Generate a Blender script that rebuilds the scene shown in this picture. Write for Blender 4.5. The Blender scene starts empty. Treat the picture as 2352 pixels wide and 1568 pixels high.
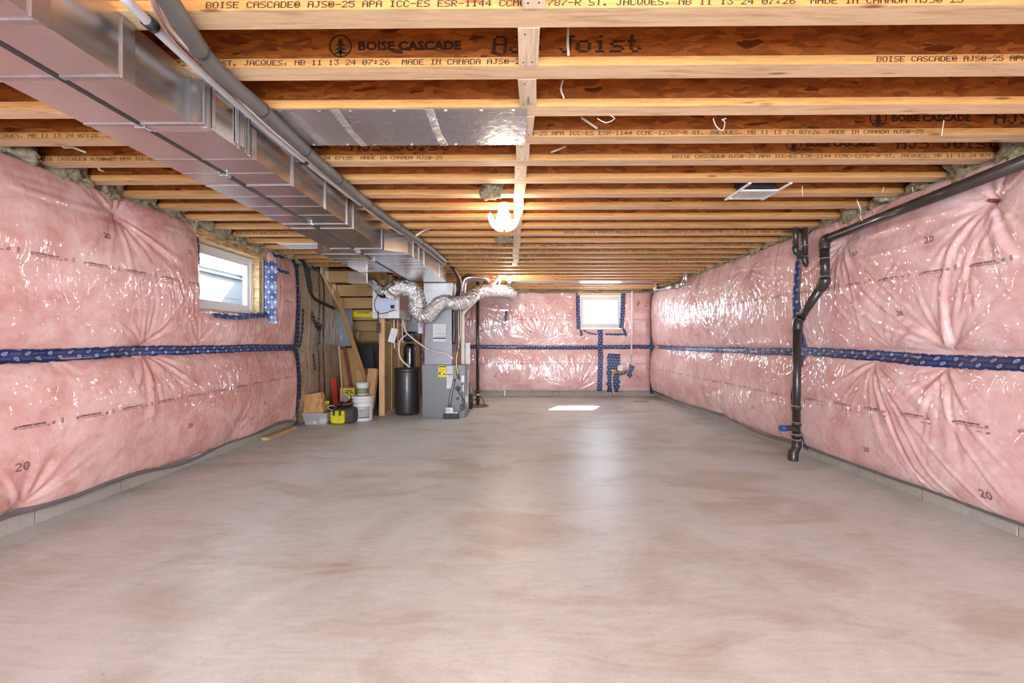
import bpy, bmesh, math, random
import numpy as np
from mathutils import Vector, Matrix, noise as mnoise

S = bpy.context.scene
COL = S.collection
random.seed(7)
PI = math.pi

# ------------------------------------------------------------------ camera, world, lights, exposure
F = 960.0
CZ = 1.185
YAW = math.atan(9.0 / F)
cam_d = bpy.data.cameras.new('camera')
cam = bpy.data.objects.new('camera', cam_d)
COL.objects.link(cam)
cam.location = (0, 0, CZ)
cam.rotation_euler = (PI / 2, 0, YAW)
cam_d.sensor_width = 36
cam_d.lens = F / 2352 * 36
cam_d.shift_y = 3.0 / 2352
cam_d.clip_start = 0.05
S.camera = cam

wd = bpy.data.worlds.new('daylight')
S.world = wd
wd.use_nodes = True
wb = wd.node_tree.nodes['Background']
wb.inputs[0].default_value = (0.74, 0.87, 1.0, 1)
wb.inputs[1].default_value = 10.5

def lamp(name, kind, loc, energy, color, size=0.05, rot=None):
    d = bpy.data.lights.new(name, kind)
    d.energy = energy
    d.color = color
    if kind == 'POINT':
        d.shadow_soft_size = size
    o = bpy.data.objects.new(name, d)
    o.location = loc
    if rot is not None:
        o.rotation_euler = rot
    COL.objects.link(o)
    return o

sun = lamp('sun', 'SUN', (3, 14, 8), 95.0, (1.0, 0.97, 0.94))
sun.data.angle = 0.03
sun.rotation_euler = Vector((-0.80, -1.74, -1.80)).to_track_quat('-Z', 'Y').to_euler()
WARM = (1.0, 0.86, 0.70)
WARMER = (1.0, 0.72, 0.42)
lamp('pendant_light', 'POINT', (-0.10, 3.50, 2.17), 11, WARM, 0.10)
lamp('bulb_and_fill_light', 'POINT', (-0.115, 7.30, 2.27), 50, WARM, 0.05)
lamp('bulb_and_fill_light', 'POINT', (0.3, 0.0, 2.22), 52, (1.0, 0.92, 0.83), 0.2)  # unseen lamp above the camera, added as fill
lamp('bulb_and_fill_light', 'POINT', (0.2, -1.7, 2.22), 18, (1.0, 0.92, 0.83), 0.2)  # second unseen fill lamp, added behind the camera

S.view_settings.view_transform = 'Standard'
S.view_settings.look = 'None'
S.view_settings.gamma = 1
S.view_settings.use_curve_mapping = False
S.view_settings.exposure = 1.15
S.cycles.use_denoising = True
S.cycles.max_bounces = 10
S.cycles.diffuse_bounces = 6
S.cycles.glossy_bounces = 4
S.cycles.sample_clamp_indirect = 6

# ------------------------------------------------------------------ picture -> world
sY, cY = math.sin(YAW), math.cos(YAW)
def _dir(px, py):
    a = (px - 1176.0) / F
    b = (787.0 - py) / F
    return (-sY + a * cY, cY + a * sY, b)
def P(px, py, Y):
    d = _dir(px, py); t = Y / d[1]
    return Vector((d[0] * t, Y, CZ + d[2] * t))
def PX(px, py, X):
    d = _dir(px, py); t = X / d[0]
    return Vector((X, d[1] * t, CZ + d[2] * t))
def PZ(px, py, Z):
    d = _dir(px, py); t = (Z - CZ) / d[2]
    return Vector((d[0] * t, d[1] * t, Z))

# ------------------------------------------------------------------ room constants
XL, XR, YB = -3.14, 3.07, 9.34
ZC = 2.357
JD = 0.302
JY0, JDY, NJ = 1.466, 0.3048, 26
FL_W, FL_H = 0.089, 0.038

# ------------------------------------------------------------------ mesh builder
class MB:
    def __init__(s):
        s.v = []; s.f = []; s.uv = None; s.smooth = []
    def add(s, vs, fs, smooth=False):
        n = len(s.v)
        s.v += [tuple(v) for v in vs]
        s.f += [tuple(i + n for i in f) for f in fs]
        s.smooth += [smooth] * len(fs)
        return s
    def box(s, a, b, bev=0.0):
        x0, y0, z0 = (min(a[i], b[i]) for i in range(3))
        x1, y1, z1 = (max(a[i], b[i]) for i in range(3))
        if bev > 0:
            bm = bmesh.new()
            bmesh.ops.create_cube(bm, size=1)
            for v in bm.verts:
                v.co = Vector(((x0 + x1) / 2 + v.co.x * (x1 - x0), (y0 + y1) / 2 + v.co.y * (y1 - y0), (z0 + z1) / 2 + v.co.z * (z1 - z0)))
            bmesh.ops.bevel(bm, geom=list(bm.edges), offset=bev, segments=2, profile=0.6, affect='EDGES')
            bm.verts.index_update()
            s.add([v.co.copy() for v in bm.verts], [[v.index for v in f.verts] for f in bm.faces])
            bm.free()
            return s
        vs = [(x0, y0, z0), (x1, y0, z0), (x1, y1, z0), (x0, y1, z0), (x0, y0, z1), (x1, y0, z1), (x1, y1, z1), (x0, y1, z1)]
        s.add(vs, [(3, 2, 1, 0), (4, 5, 6, 7), (0, 1, 5, 4), (1, 2, 6, 5), (2, 3, 7, 6), (3, 0, 4, 7)])
        return s
    def beam(s, a, b, w, h, up=(0, 0, 1)):
        a = Vector(a); b = Vector(b); d = (b - a).normalized()
        up = Vector(up)
        r = d.cross(up)
        if r.length < 1e-4:
            r = d.cross(Vector((0, 1, 0)))
        r.normalize(); u = r.cross(d)
        vs = []
        for p in (a, b):
            for (i, j) in ((-1, -1), (1, -1), (1, 1), (-1, 1)):
                vs.append(p + r * (i * w / 2) + u * (j * h / 2))
        s.add(vs, [(0, 1, 2, 3), (7, 6, 5, 4), (1, 0, 4, 5), (2, 1, 5, 6), (3, 2, 6, 7), (0, 3, 7, 4)])
        return s
    def prism(s, poly, z0, z1):
        n = len(poly)
        vs = [(p[0], p[1], z0) for p in poly] + [(p[0], p[1], z1) for p in poly]
        fs = [tuple(range(n - 1, -1, -1)), tuple(range(n, 2 * n))]
        for i in range(n):
            j = (i + 1) % n
            fs.append((i, j, n + j, n + i))
        s.add(vs, fs)
        return s
    def tube(s, pts, r, seg=12, caps=True, step=None, rfun=None, smooth_path=True):
        pts = [Vector(p) for p in pts]
        if smooth_path and len(pts) > 2:
            pts = catmull(pts, step or 0.06)
        n = len(pts)
        vs, fs = [], []
        t0 = (pts[1] - pts[0]).normalized()
        ref = Vector((0, 0, 1)) if abs(t0.z) < 0.9 else Vector((1, 0, 0))
        nrm = t0.cross(ref).normalized()
        for i, p in enumerate(pts):
            if i == 0: t = t0
            elif i == n - 1: t = (pts[-1] - pts[-2]).normalized()
            else: t = (pts[i + 1] - pts[i - 1]).normalized()
            nrm = (nrm - t * nrm.dot(t)).normalized()
            bi = t.cross(nrm)
            for k in range(seg):
                a = 2 * PI * k / seg
                rr = r if rfun is None else r * rfun(i, k, i / max(1, n - 1))
                vs.append(p + (nrm * math.cos(a) + bi * math.sin(a)) * rr)
        for i in range(n - 1):
            for k in range(seg):
                k2 = (k + 1) % seg
                fs.append((i * seg + k, i * seg + k2, (i + 1) * seg + k2, (i + 1) * seg + k))
        s.add(vs, fs, True)
        if caps:
            m = len(s.v) - len(vs)
            s.f.append(tuple(m + k for k in range(seg - 1, -1, -1)))
            s.f.append(tuple(m + (n - 1) * seg + k for k in range(seg)))
            s.smooth += [False, False]
        return s
    def lathe(s, c, prof, seg=24, caps=True, sx=1.0, sy=1.0):
        vs, fs = [], []
        for (r, z) in prof:
            for k in range(seg):
                a = 2 * PI * k / seg
                vs.append((c[0] + r * math.cos(a) * sx, c[1] + r * math.sin(a) * sy, c[2] + z))
        n = len(prof)
        for i in range(n - 1):
            for k in range(seg):
                k2 = (k + 1) % seg
                fs.append((i * seg + k, i * seg + k2, (i + 1) * seg + k2, (i + 1) * seg + k))
        b = len(s.v)
        s.add(vs, fs, True)
        if caps:
            s.f.append(tuple(b + k for k in range(seg - 1, -1, -1)))
            s.f.append(tuple(b + (n - 1) * seg + k for k in range(seg)))
            s.smooth += [False, False]
        return s
    def xform(s, m):
        s.v = [tuple(m @ Vector(v)) for v in s.v]
        return s

def catmull(pts, step):
    out = []
    q = [pts[0] * 2 - pts[1]] + pts + [pts[-1] * 2 - pts[-2]]
    for i in range(1, len(q) - 2):
        p0, p1, p2, p3 = q[i - 1], q[i], q[i + 1], q[i + 2]
        n = max(2, int((p2 - p1).length / step))
        for k in range(n):
            t = k / n
            out.append(0.5 * ((2 * p1) + (p2 - p0) * t + (2 * p0 - 5 * p1 + 4 * p2 - p3) * t * t + (3 * p1 - p0 - 3 * p2 + p3) * t ** 3))
    out.append(pts[-1])
    return out

def make_mesh(name, mb, m, origin=(0, 0, 0)):
    me = bpy.data.meshes.new(name)
    o = Vector(origin)
    me.from_pydata([(v[0] - o.x, v[1] - o.y, v[2] - o.z) for v in mb.v], [], mb.f)
    if any(mb.smooth):
        me.polygons.foreach_set('use_smooth', mb.smooth)
    if mb.uv is not None:
        l = me.uv_layers.new(name='UVMap')
        uv = np.array(mb.uv, dtype=np.float32)
        idx = np.empty(len(me.loops), dtype=np.int32)
        me.loops.foreach_get('vertex_index', idx)
        l.data.foreach_set('uv', uv[idx].ravel())
    me.update()
    if m is not None:
        me.materials.append(m)
    return me

def wloc(o):
    p = Vector((0, 0, 0))
    while o is not None:
        p += o.location
        o = o.parent
    return p

def part(name, mb, m, parent, label=None, kind=None):
    org = wloc(parent)
    o = bpy.data.objects.new(name, make_mesh(name, mb, m, org))
    COL.objects.link(o)
    o.parent = parent
    if label: o['label'] = label
    if kind: o['kind'] = kind
    return o

def thing(name, label, cat, loc, group=None):
    o = bpy.data.objects.new(name, None)
    COL.objects.link(o)
    o.location = loc
    o.empty_display_size = 0.1
    o['label'] = label; o['category'] = cat
    if group: o['group'] = group
    return o

def solo(name, mb, m, label, cat, group=None, kind=None):
    lo = [min(v[i] for v in mb.v) for i in range(3)]
    hi = [max(v[i] for v in mb.v) for i in range(3)]
    org = ((lo[0] + hi[0]) / 2, (lo[1] + hi[1]) / 2, lo[2])
    o = bpy.data.objects.new(name, make_mesh(name, mb, m, org))
    o.location = org
    COL.objects.link(o)
    o['label'] = label; o['category'] = cat
    if group: o['group'] = group
    if kind: o['kind'] = kind
    return o

def struct(name, mb, m, label=None):
    o = bpy.data.objects.new(name, make_mesh(name, mb, m))
    COL.objects.link(o)
    o['kind'] = 'structure'
    if label: o['label'] = label
    return o

def copy_tree(o, parent=None):
    c = o.copy(); COL.objects.link(c)
    if parent is not None: c.parent = parent
    for ch in list(o.children):
        copy_tree(ch, c)
    return c

# ------------------------------------------------------------------ materials
class NT:
    def __init__(s, name):
        s.m = bpy.data.materials.new(name); s.m.use_nodes = True
        s.t = s.m.node_tree; s.b = s.t.nodes['Principled BSDF']
    def n(s, kind, **kw):
        nd = s.t.nodes.new(kind)
        for k, v in kw.items():
            if k.startswith('i_'):
                key = k[2:]
                key = int(key) if key.isdigit() else key.replace('_', ' ')
                nd.inputs[key].default_value = v
            else:
                setattr(nd, k, v)
        return nd
    def l(s, a, b): s.t.links.new(a, b)
    def coord(s, kind='Object', scale=(1, 1, 1), rnd=False):
        tc = s.n('ShaderNodeTexCoord'); out = tc.outputs[kind]
        if rnd:
            oi = s.n('ShaderNodeObjectInfo'); mu = s.n('ShaderNodeMath', operation='MULTIPLY'); mu.inputs[1].default_value = 57.0
            s.l(oi.outputs['Random'], mu.inputs[0])
            ad = s.n('ShaderNodeVectorMath', operation='ADD'); s.l(out, ad.inputs[0]); s.l(mu.outputs[0], ad.inputs[1]); out = ad.outputs[0]
        mp = s.n('ShaderNodeMapping'); mp.inputs['Scale'].default_value = scale
        s.l(out, mp.inputs[0])
        return mp.outputs[0]
    def noise(s, vec, scale, detail=4, rough=0.5, dist=0.0):
        nd = s.n('ShaderNodeTexNoise'); nd.inputs['Scale'].default_value = scale; nd.inputs['Detail'].default_value = detail
        nd.inputs['Roughness'].default_value = rough; nd.inputs['Distortion'].default_value = dist
        s.l(vec, nd.inputs['Vector']); return nd
    def ramp(s, fac, stops):
        r = s.n('ShaderNodeValToRGB')
        els = r.color_ramp.elements
        while len(els) < len(stops): els.new(0.5)
        for e, (p, c) in zip(els, stops):
            e.position = p; e.color = (c[0], c[1], c[2], 1)
        s.l(fac, r.inputs[0]); return r.outputs[0]
    def mix(s, fac, a, b, mode='MIX'):
        m = s.n('ShaderNodeMix', data_type='RGBA', blend_type=mode)
        for sock, v in ((m.inputs[0], fac), (m.inputs[6], a), (m.inputs[7], b)):
            if isinstance(v, (int, float)): sock.default_value = v
            elif isinstance(v, tuple): sock.default_value = (v[0], v[1], v[2], 1)
            else: s.l(v, sock)
        return m.outputs[2]
    def math(s, op, a, b=None, clamp=False):
        m = s.n('ShaderNodeMath', operation=op); m.use_clamp = clamp
        for i, v in enumerate((a, b)):
            if v is None: continue
            if isinstance(v, (int, float)): m.inputs[i].default_value = v
            else: s.l(v, m.inputs[i])
        return m.outputs[0]
    def bump(s, h, strength=0.3, dist=0.01, normal=None):
        b = s.n('ShaderNodeBump'); b.inputs['Strength'].default_value = strength; b.inputs['Distance'].default_value = dist
        s.l(h, b.inputs['Height'])
        if normal is not None: s.l(normal, b.inputs['Normal'])
        return b.outputs[0]
    def set(s, **kw):
        for k, v in kw.items():
            key = k.replace('_', ' ')
            sock = s.b.inputs[key]
            if isinstance(v, (int, float)): sock.default_value = v
            elif isinstance(v, tuple): sock.default_value = (v + (1,)) if len(v) == 3 and sock.type == 'RGBA' else v
            else: s.l(v, sock)
        return s

MATS = {}
def plain(name, col, rough=0.5, metal=0.0, coat=0.0, spec=0.5, var=0.12, vscale=9.0):
    if name in MATS: return MATS[name]
    t = NT(name)
    v = t.coord('Object', rnd=True)
    nz = t.noise(v, vscale, 3)
    dark = tuple(c * (1 - var) for c in col); lite = tuple(min(1, c * (1 + var)) for c in col)
    t.set(Base_Color=t.ramp(nz.outputs[0], [(0.3, dark), (0.7, lite)]), Roughness=rough, Metallic=metal, Coat_Weight=coat, Specular_IOR_Level=spec)
    MATS[name] = t.m
    return t.m

def wood(name, base, dark, axis='x', rough=0.6, knots=True):
    t = NT(name)
    sc = {'x': (0.6, 9, 9), 'y': (9, 0.6, 9), 'z': (9, 9, 0.6)}[axis]
    v = t.coord('Object', sc, rnd=True)
    n1 = t.noise(v, 4.0, 5, 0.6, 1.2)
    n2 = t.noise(v, 22.0, 3, 0.6, 0.4)
    c = t.ramp(n1.outputs[0], [(0.28, dark), (0.5, base), (0.75, tuple(min(1, x * 1.16) for x in base))])
    f2 = t.ramp(n2.outputs[0], [(0.35, (0.78, 0.72, 0.66)), (0.6, (1, 1, 1))])
    c = t.mix(0.55, c, f2, 'MULTIPLY')
    if knots:
        sk = {'x': (1.6, 9, 9), 'y': (9, 1.6, 9), 'z': (9, 9, 1.6)}[axis]
        vk = t.coord('Object', sk, rnd=True)
        vo = t.n('ShaderNodeTexVoronoi'); vo.inputs['Scale'].default_value = 1.5
        t.l(vk, vo.inputs['Vector'])
        kf = t.ramp(vo.outputs['Distance'], [(0.05, (1, 1, 1)), (0.13, (0, 0, 0))])
        c = t.mix(kf, c, tuple(x * 0.45 for x in dark))
    # colour shift per board
    oi = t.n('ShaderNodeObjectInfo')
    hv = t.n('ShaderNodeHueSaturation')
    mr = t.n('ShaderNodeMapRange'); mr.inputs[3].default_value = 0.88; mr.inputs[4].default_value = 1.1
    t.l(oi.outputs['Random'], mr.inputs[0]); t.l(mr.outputs[0], hv.inputs['Value']); t.l(c, hv.inputs['Color'])
    t.set(Base_Color=hv.outputs[0], Roughness=rough, Normal=t.bump(n2.outputs[0], 0.12, 0.003), Specular_IOR_Level=0.3)
    return t.m

def osb(name, c0, c1, c2):
    t = NT(name)
    v0 = t.coord('Object', (1, 1, 1), rnd=True)
    nz = t.noise(v0, 6, 2)
    cs = []
    for i, (rot, sc) in enumerate((((0, 0.6, 0.3), (11, 14, 52)), ((0, -0.5, -0.2), (12, 14, 60)), ((0.2, 1.25, 0), (14, 14, 46)))):
        mp = t.n('ShaderNodeMapping'); mp.inputs['Rotation'].default_value = rot; mp.inputs['Scale'].default_value = sc
        mx = t.n('ShaderNodeMix', data_type='RGBA'); mx.inputs[0].default_value = 0.06
        t.l(v0, mx.inputs[6]); t.l(nz.outputs['Color'], mx.inputs[7])
        t.l(mx.outputs[2], mp.inputs[0])
        vo = t.n('ShaderNodeTexVoronoi'); vo.inputs['Scale'].default_value = 1.0; vo.inputs['Randomness'].default_value = 1
        t.l(mp.outputs[0], vo.inputs['Vector'])
        sp = t.n('ShaderNodeSeparateColor'); t.l(vo.outputs['Color'], sp.inputs[0])
        cs.append((sp.outputs[0], sp.outputs[1], vo.outputs['Distance']))
    sel = t.math('GREATER_THAN', cs[1][1], 0.55)
    a = t.n('ShaderNodeMix', data_type='FLOAT'); t.l(sel, a.inputs[0]); t.l(cs[0][0], a.inputs[2]); t.l(cs[1][0], a.inputs[3])
    sel2 = t.math('GREATER_THAN', cs[2][1], 0.66)
    b = t.n('ShaderNodeMix', data_type='FLOAT'); t.l(sel2, b.inputs[0]); t.l(a.outputs[0], b.inputs[2]); t.l(cs[2][0], b.inputs[3])
    c = t.ramp(b.outputs[0], [(0.0, c0), (0.045, c1), (0.6, c2), (0.97, tuple(x * 1.35 for x in c2))])
    fine = t.noise(t.coord('Object', (5, 30, 30), rnd=True), 8, 3)
    c = t.mix(0.5, c, t.ramp(fine.outputs[0], [(0.3, (0.62, 0.58, 0.55)), (0.65, (1, 1, 1))]), 'MULTIPLY')
    t.set(Base_Color=c, Roughness=0.55, Normal=t.bump(b.outputs[0], 0.25, 0.004), Specular_IOR_Level=0.35)
    return t.m

def blanket_mat(name, stops, coat=1.0, film=(1, 1, 1), fold=0.8):
    t = NT(name)
    v = t.coord('Object')
    n1 = t.noise(v, 3.0, 6, 0.62, 1.0)
    n2 = t.noise(v, 14.0, 4, 0.65, 0.8)
    n3 = t.noise(t.coord('Object', (1, 1, 2.2)), 1.1, 3, 0.5, 0.6)
    mixv = t.math('ADD', t.math('MULTIPLY', n1.outputs[0], 0.5), t.math('ADD', t.math('MULTIPLY', n2.outputs[0], 0.25), t.math('MULTIPLY', n3.outputs[0], 0.25)))
    c = t.ramp(mixv, stops)
    # film: fine wrinkles in the clear sheet
    w1 = t.noise(t.coord('Object', (1, 1, 0.45)), 7.0, 1, 0.4, 1.3)
    w2 = t.noise(t.coord('Object', (1, 1, 0.6)), 17.0, 1.5, 0.5, 1.0)
    w3 = t.noise(t.coord('Object', (1, 1, 0.5)), 4.5, 1, 0.4, 2.0)
    ridge = t.math('POWER', t.math('SUBTRACT', 1.0, t.math('ABSOLUTE', t.math('SUBTRACT', t.math('MULTIPLY', w3.outputs[0], 2.0), 1.0))), 7.0)
    hh = t.math('ADD', t.math('ADD', t.math('MULTIPLY', w1.outputs[0], 1.0), t.math('MULTIPLY', w2.outputs[0], 0.30)), t.math('MULTIPLY', ridge, 0.22))
    bn = t.bump(hh, fold, 0.024)
    t.set(Base_Color=c, Roughness=0.75, Specular_IOR_Level=0.15, Coat_Weight=coat, Coat_Roughness=0.07, Coat_IOR=1.85)
    t.l(bn, t.b.inputs['Coat Normal'])
    t.l(t.bump(n2.outputs[0], 0.25, 0.01), t.b.inputs['Normal'])
    return t.m

PINK = [(0.30, (0.52, 0.205, 0.18)), (0.42, (0.66, 0.325, 0.295)), (0.52, (0.77, 0.455, 0.42)), (0.64, (0.88, 0.63, 0.585))]
PINKR = [(0.30, (0.54, 0.25, 0.245)), (0.42, (0.68, 0.38, 0.37)), (0.52, (0.78, 0.51, 0.50)), (0.64, (0.88, 0.68, 0.67))]
M = {}
M['pink_l'] = blanket_mat('pink_fibreglass_under_film', PINK)
M['pink_r'] = blanket_mat('pink_fibreglass_under_glossy_film', PINKR)
M['pink_b'] = blanket_mat('pink_fibreglass_back', PINKR, 0.8, fold=0.45)
M['grey_film'] = blanket_mat('mineral_wool_under_film', [(0.3, (0.30, 0.22, 0.14)), (0.5, (0.44, 0.34, 0.24)), (0.7, (0.56, 0.46, 0.35))], 0.9)
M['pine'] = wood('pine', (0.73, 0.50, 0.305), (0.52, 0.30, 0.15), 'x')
M['pine_bounce_tint'] = wood('pine_bounce_tint', (0.62, 0.31, 0.105), (0.46, 0.19, 0.05), 'x')  # orange light bounced off the webs, painted into the pine colour
M['pine_side'] = M['pine']
M['pine_pale'] = wood('pine_pale', (0.74, 0.56, 0.40), (0.50, 0.36, 0.24), 'y', knots=True)
M['pine_z'] = wood('pine_upright', (0.72, 0.46, 0.26), (0.52, 0.28, 0.13), 'z')
M['pine_y'] = wood('pine_long', (0.70, 0.48, 0.28), (0.50, 0.30, 0.15), 'y')
M['osb'] = osb('strand_board', (0.10, 0.020, 0.004), (0.29, 0.066, 0.010), (0.41, 0.112, 0.020))
M['osb_pale'] = osb('strand_board_pale', (0.2, 0.11, 0.04), (0.45, 0.28, 0.13), (0.6, 0.42, 0.22))
M['stair'] = plain('stair_board', (0.46, 0.26, 0.10), 0.65, var=0.15, vscale=4)
M['ink'] = plain('print_ink', (0.035, 0.010, 0.004), 0.7)
M['ink_web'] = plain('web_print_ink', (0.045, 0.015, 0.006), 0.75)
M['ink_film'] = plain('film_print_ink', (0.10, 0.045, 0.05), 0.5)
M['ink_num'] = plain('film_number_ink', (0.24, 0.115, 0.115), 0.5)
M['ink_red'] = plain('red_print_ink', (0.42, 0.30, 0.32), 0.6, 0.5)
M['ink_black'] = plain('black_print_ink', (0.015, 0.015, 0.015), 0.6)

def concrete(name, stops, block=False):
    t = NT(name)
    v = t.coord('Object')
    n1 = t.noise(v, 0.8, 8, 0.6, 1.2)
    n2 = t.noise(v, 5.0, 6, 0.65, 0.5)
    n3 = t.noise(t.coord('Object', (1, 5, 1)), 2.2, 6, 0.7, 2.6)
    f = t.math('ADD', t.math('MULTIPLY', n1.outputs[0], 0.45), t.math('ADD', t.math('MULTIPLY', n2.outputs[0], 0.2), t.math('MULTIPLY', n3.outputs[0], 0.35)))
    c = t.ramp(f, stops)
    if not block:
        n5 = t.noise(t.coord('Object', (0.7, 1.6, 1)), 1.3, 5, 0.6, 0.8)
        c = t.mix(1.0, c, t.ramp(n5.outputs[0], [(0.36, (0.84, 0.77, 0.70)), (0.5, (1, 1, 1))]), 'MULTIPLY')
    n4 = t.noise(v, 60.0, 4, 0.7)
    c = t.mix(0.35, c, t.ramp(n4.outputs[0], [(0.35, (0.75, 0.74, 0.73)), (0.6, (1, 1, 1))]), 'MULTIPLY')
    vo = t.n('ShaderNodeTexVoronoi'); vo.inputs['Scale'].default_value = 2.3
    t.l(t.coord('Object', (1, 2.2, 1)), vo.inputs['Vector'])
    sp = t.ramp(vo.outputs['Distance'], [(0.012, (1, 1, 1)), (0.02, (0, 0, 0))])
    c = t.mix(t.math('MULTIPLY', sp, 0.5), c, (0.12, 0.09, 0.07))
    rg = t.n('ShaderNodeMapRange'); rg.inputs[3].default_value = 0.30; rg.inputs[4].default_value = 0.5
    t.l(n2.outputs[0], rg.inputs[0])
    t.set(Base_Color=c, Roughness=(0.85 if block else rg.outputs[0]), Specular_IOR_Level=0.5, Normal=t.bump(n4.outputs[0], 0.5 if block else 0.08, 0.004))
    return t.m
M['floor'] = concrete('trowelled_concrete', [(0.34, (0.41, 0.385, 0.34)), (0.43, (0.525, 0.555, 0.535)), (0.54, (0.615, 0.655, 0.655)), (0.66, (0.67, 0.715, 0.725))])
M['block'] = concrete('concrete_block', [(0.3, (0.30, 0.27, 0.22)), (0.5, (0.42, 0.39, 0.34)), (0.7, (0.52, 0.49, 0.44))], True)
M['wallc'] = concrete('wall_concrete', [(0.3, (0.30, 0.27, 0.23)), (0.7, (0.44, 0.41, 0.37))], True)

def metal(name, col, rough, spangle=0.12, bumpy=0.0, bscale=20, warm=None):
    t = NT(name)
    v = t.coord('Object')
    vo = t.n('ShaderNodeTexVoronoi'); vo.inputs['Scale'].default_value = 60
    t.l(v, vo.inputs['Vector'])
    sp = t.n('ShaderNodeSeparateColor'); t.l(vo.outputs['Color'], sp.inputs[0])
    n1 = t.noise(v, 5, 5, 0.6, 0.6)
    c = t.mix(sp.outputs[0], tuple(x * (1 - spangle) for x in col), col)
    c = t.mix(0.3, c, t.ramp(n1.outputs[0], [(0.25, (0.75, 0.74, 0.73)), (0.75, (1, 1, 1))]), 'MULTIPLY')
    rr = t.n('ShaderNodeMapRange'); rr.inputs[3].default_value = rough * 0.85; rr.inputs[4].default_value = rough * 1.2
    t.l(n1.outputs[0], rr.inputs[0])
    t.set(Base_Color=c, Roughness=rr.outputs[0], Metallic=0.95)
    if bumpy:
        w = t.noise(v, bscale, 4, 0.6, 1.0)
        t.l(t.bump(w.outputs[0], bumpy, 0.02), t.b.inputs['Normal'])
    else:
        w = t.noise(v, 2.2, 2, 0.5)
        t.l(t.bump(w.outputs[0], 0.12, 0.02), t.b.inputs['Normal'])
    return t.m
M['galv'] = metal('galvanised_steel', (0.60, 0.585, 0.58), 0.22, 0.07)
M['galv2'] = metal('galvanised_steel_dull', (0.50, 0.49, 0.49), 0.30)
M['foil'] = metal('aluminium_foil', (0.93, 0.92, 0.91), 0.24, 0.03, 1.0, 26)
M['foil_tape'] = metal('foil_tape', (0.72, 0.71, 0.74), 0.28, 0.02, 0.15, 30)
M['seam'] = plain('dark_seam', (0.06, 0.055, 0.06), 0.5, 0.5)

def tape_mat(name='blue_sheathing_tape', b0=(0.005, 0.016, 0.085), b1=(0.009, 0.036, 0.19)):
    t = NT(name)
    tc = t.n('ShaderNodeTexCoord')
    sx = t.n('ShaderNodeSeparateXYZ'); t.l(tc.outputs['UV'], sx.inputs[0])
    u, v = sx.outputs[0], sx.outputs[1]          # metres along / across
    row = t.math('FLOOR', t.math('DIVIDE', v, 0.034))
    off = t.math('MULTIPLY', t.math('MODULO', t.math('ABSOLUTE', row), 2.0), 0.5)
    cu = t.math('SUBTRACT', t.math('FRACT', t.math('ADD', t.math('DIVIDE', u, 0.125), off)), 0.5)
    cv = t.math('SUBTRACT', t.math('FRACT', t.math('DIVIDE', v, 0.034)), 0.5)
    du = t.math('MULTIPLY', cu, 0.125); dv = t.math('MULTIPLY', cv, 0.034)
    r2 = t.math('SQRT', t.math('ADD', t.math('POWER', t.math('DIVIDE', du, 0.0155), 2.0), t.math('POWER', t.math('DIVIDE', dv, 0.0125), 2.0)))
    ring = t.math('MULTIPLY', t.math('LESS_THAN', r2, 1.0), t.math('GREATER_THAN', r2, 0.70))
    bars = t.math('MULTIPLY', t.math('LESS_THAN', r2, 0.62), t.math('GREATER_THAN', t.math('ABSOLUTE', t.math('SUBTRACT', t.math('FRACT', t.math('MULTIPLY', dv, 150.0)), 0.5)), 0.22))
    line = t.math('MULTIPLY', t.math('LESS_THAN', t.math('ABSOLUTE', t.math('SUBTRACT', t.math('ABSOLUTE', dv), 0.004)), 0.0012),
                  t.math('GREATER_THAN', t.math('ABSOLUTE', cu), 0.24))
    mark = t.math('MINIMUM', t.math('ADD', t.math('ADD', ring, bars), t.math('MULTIPLY', line, 0.35)), 1.0)
    nz = t.noise(t.coord('Object'), 9, 3)
    blue = t.ramp(nz.outputs[0], [(0.3, b0), (0.7, b1)])
    c = t.mix(t.math('MULTIPLY', mark, 0.8), blue, (0.62, 0.64, 0.72))
    w = t.noise(t.coord('Object'), 45, 3, 0.6, 1.5)
    t.set(Base_Color=c, Roughness=0.4, Coat_Weight=0.3, Coat_Roughness=0.15, Normal=t.bump(w.outputs[0], 0.5, 0.01))
    return t.m
M['tape'] = tape_mat()
M['tape_dark'] = tape_mat('dark_sheathing_tape', (0.006, 0.006, 0.014), (0.012, 0.012, 0.032))
M['hem'] = plain('film_hem', (0.16, 0.13, 0.14), 0.25, 0, 0.6)
M['abs'] = plain('black_drain_plastic', (0.035, 0.026, 0.024), 0.28, 0, 0.3)
M['abs_line'] = plain('joint_cement', (0.45, 0.42, 0.40), 0.4)
M['blueplug'] = plain('blue_plug', (0.03, 0.10, 0.38), 0.4)
M['white'] = plain('white_plastic', (0.80, 0.79, 0.77), 0.4, var=0.05)
M['cream'] = plain('cream_pipe', (0.78, 0.72, 0.62), 0.35, var=0.05)
M['upvc'] = plain('white_window_vinyl', (0.80, 0.79, 0.79), 0.35, var=0.04)
M['furn'] = plain('furnace_grey_paint', (0.19, 0.20, 0.205), 0.38, 0.2, 0.2, var=0.05)
M['furn2'] = plain('plenum_grey', (0.22, 0.21, 0.225), 0.35, 0.6, var=0.06)
M['hrvm'] = plain('ventilator_cabinet', (0.60, 0.57, 0.62), 0.35, 0.4, var=0.05)
M['hrvp'] = plain('ventilator_panel', (0.50, 0.60, 0.78), 0.35, 0.1, var=0.04)
M['black'] = plain('black_plastic', (0.018, 0.017, 0.02), 0.42)
M['tank'] = plain('black_tank_plastic', (0.030, 0.026, 0.030), 0.38, 0, 0.25, var=0.25, vscale=4)
M['resin'] = plain('gloss_black_tank', (0.01, 0.01, 0.012), 0.15, 0, 0.8)
M['yellow'] = plain('yellow_label', (0.85, 0.70, 0.02), 0.5, var=0.04)
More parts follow.
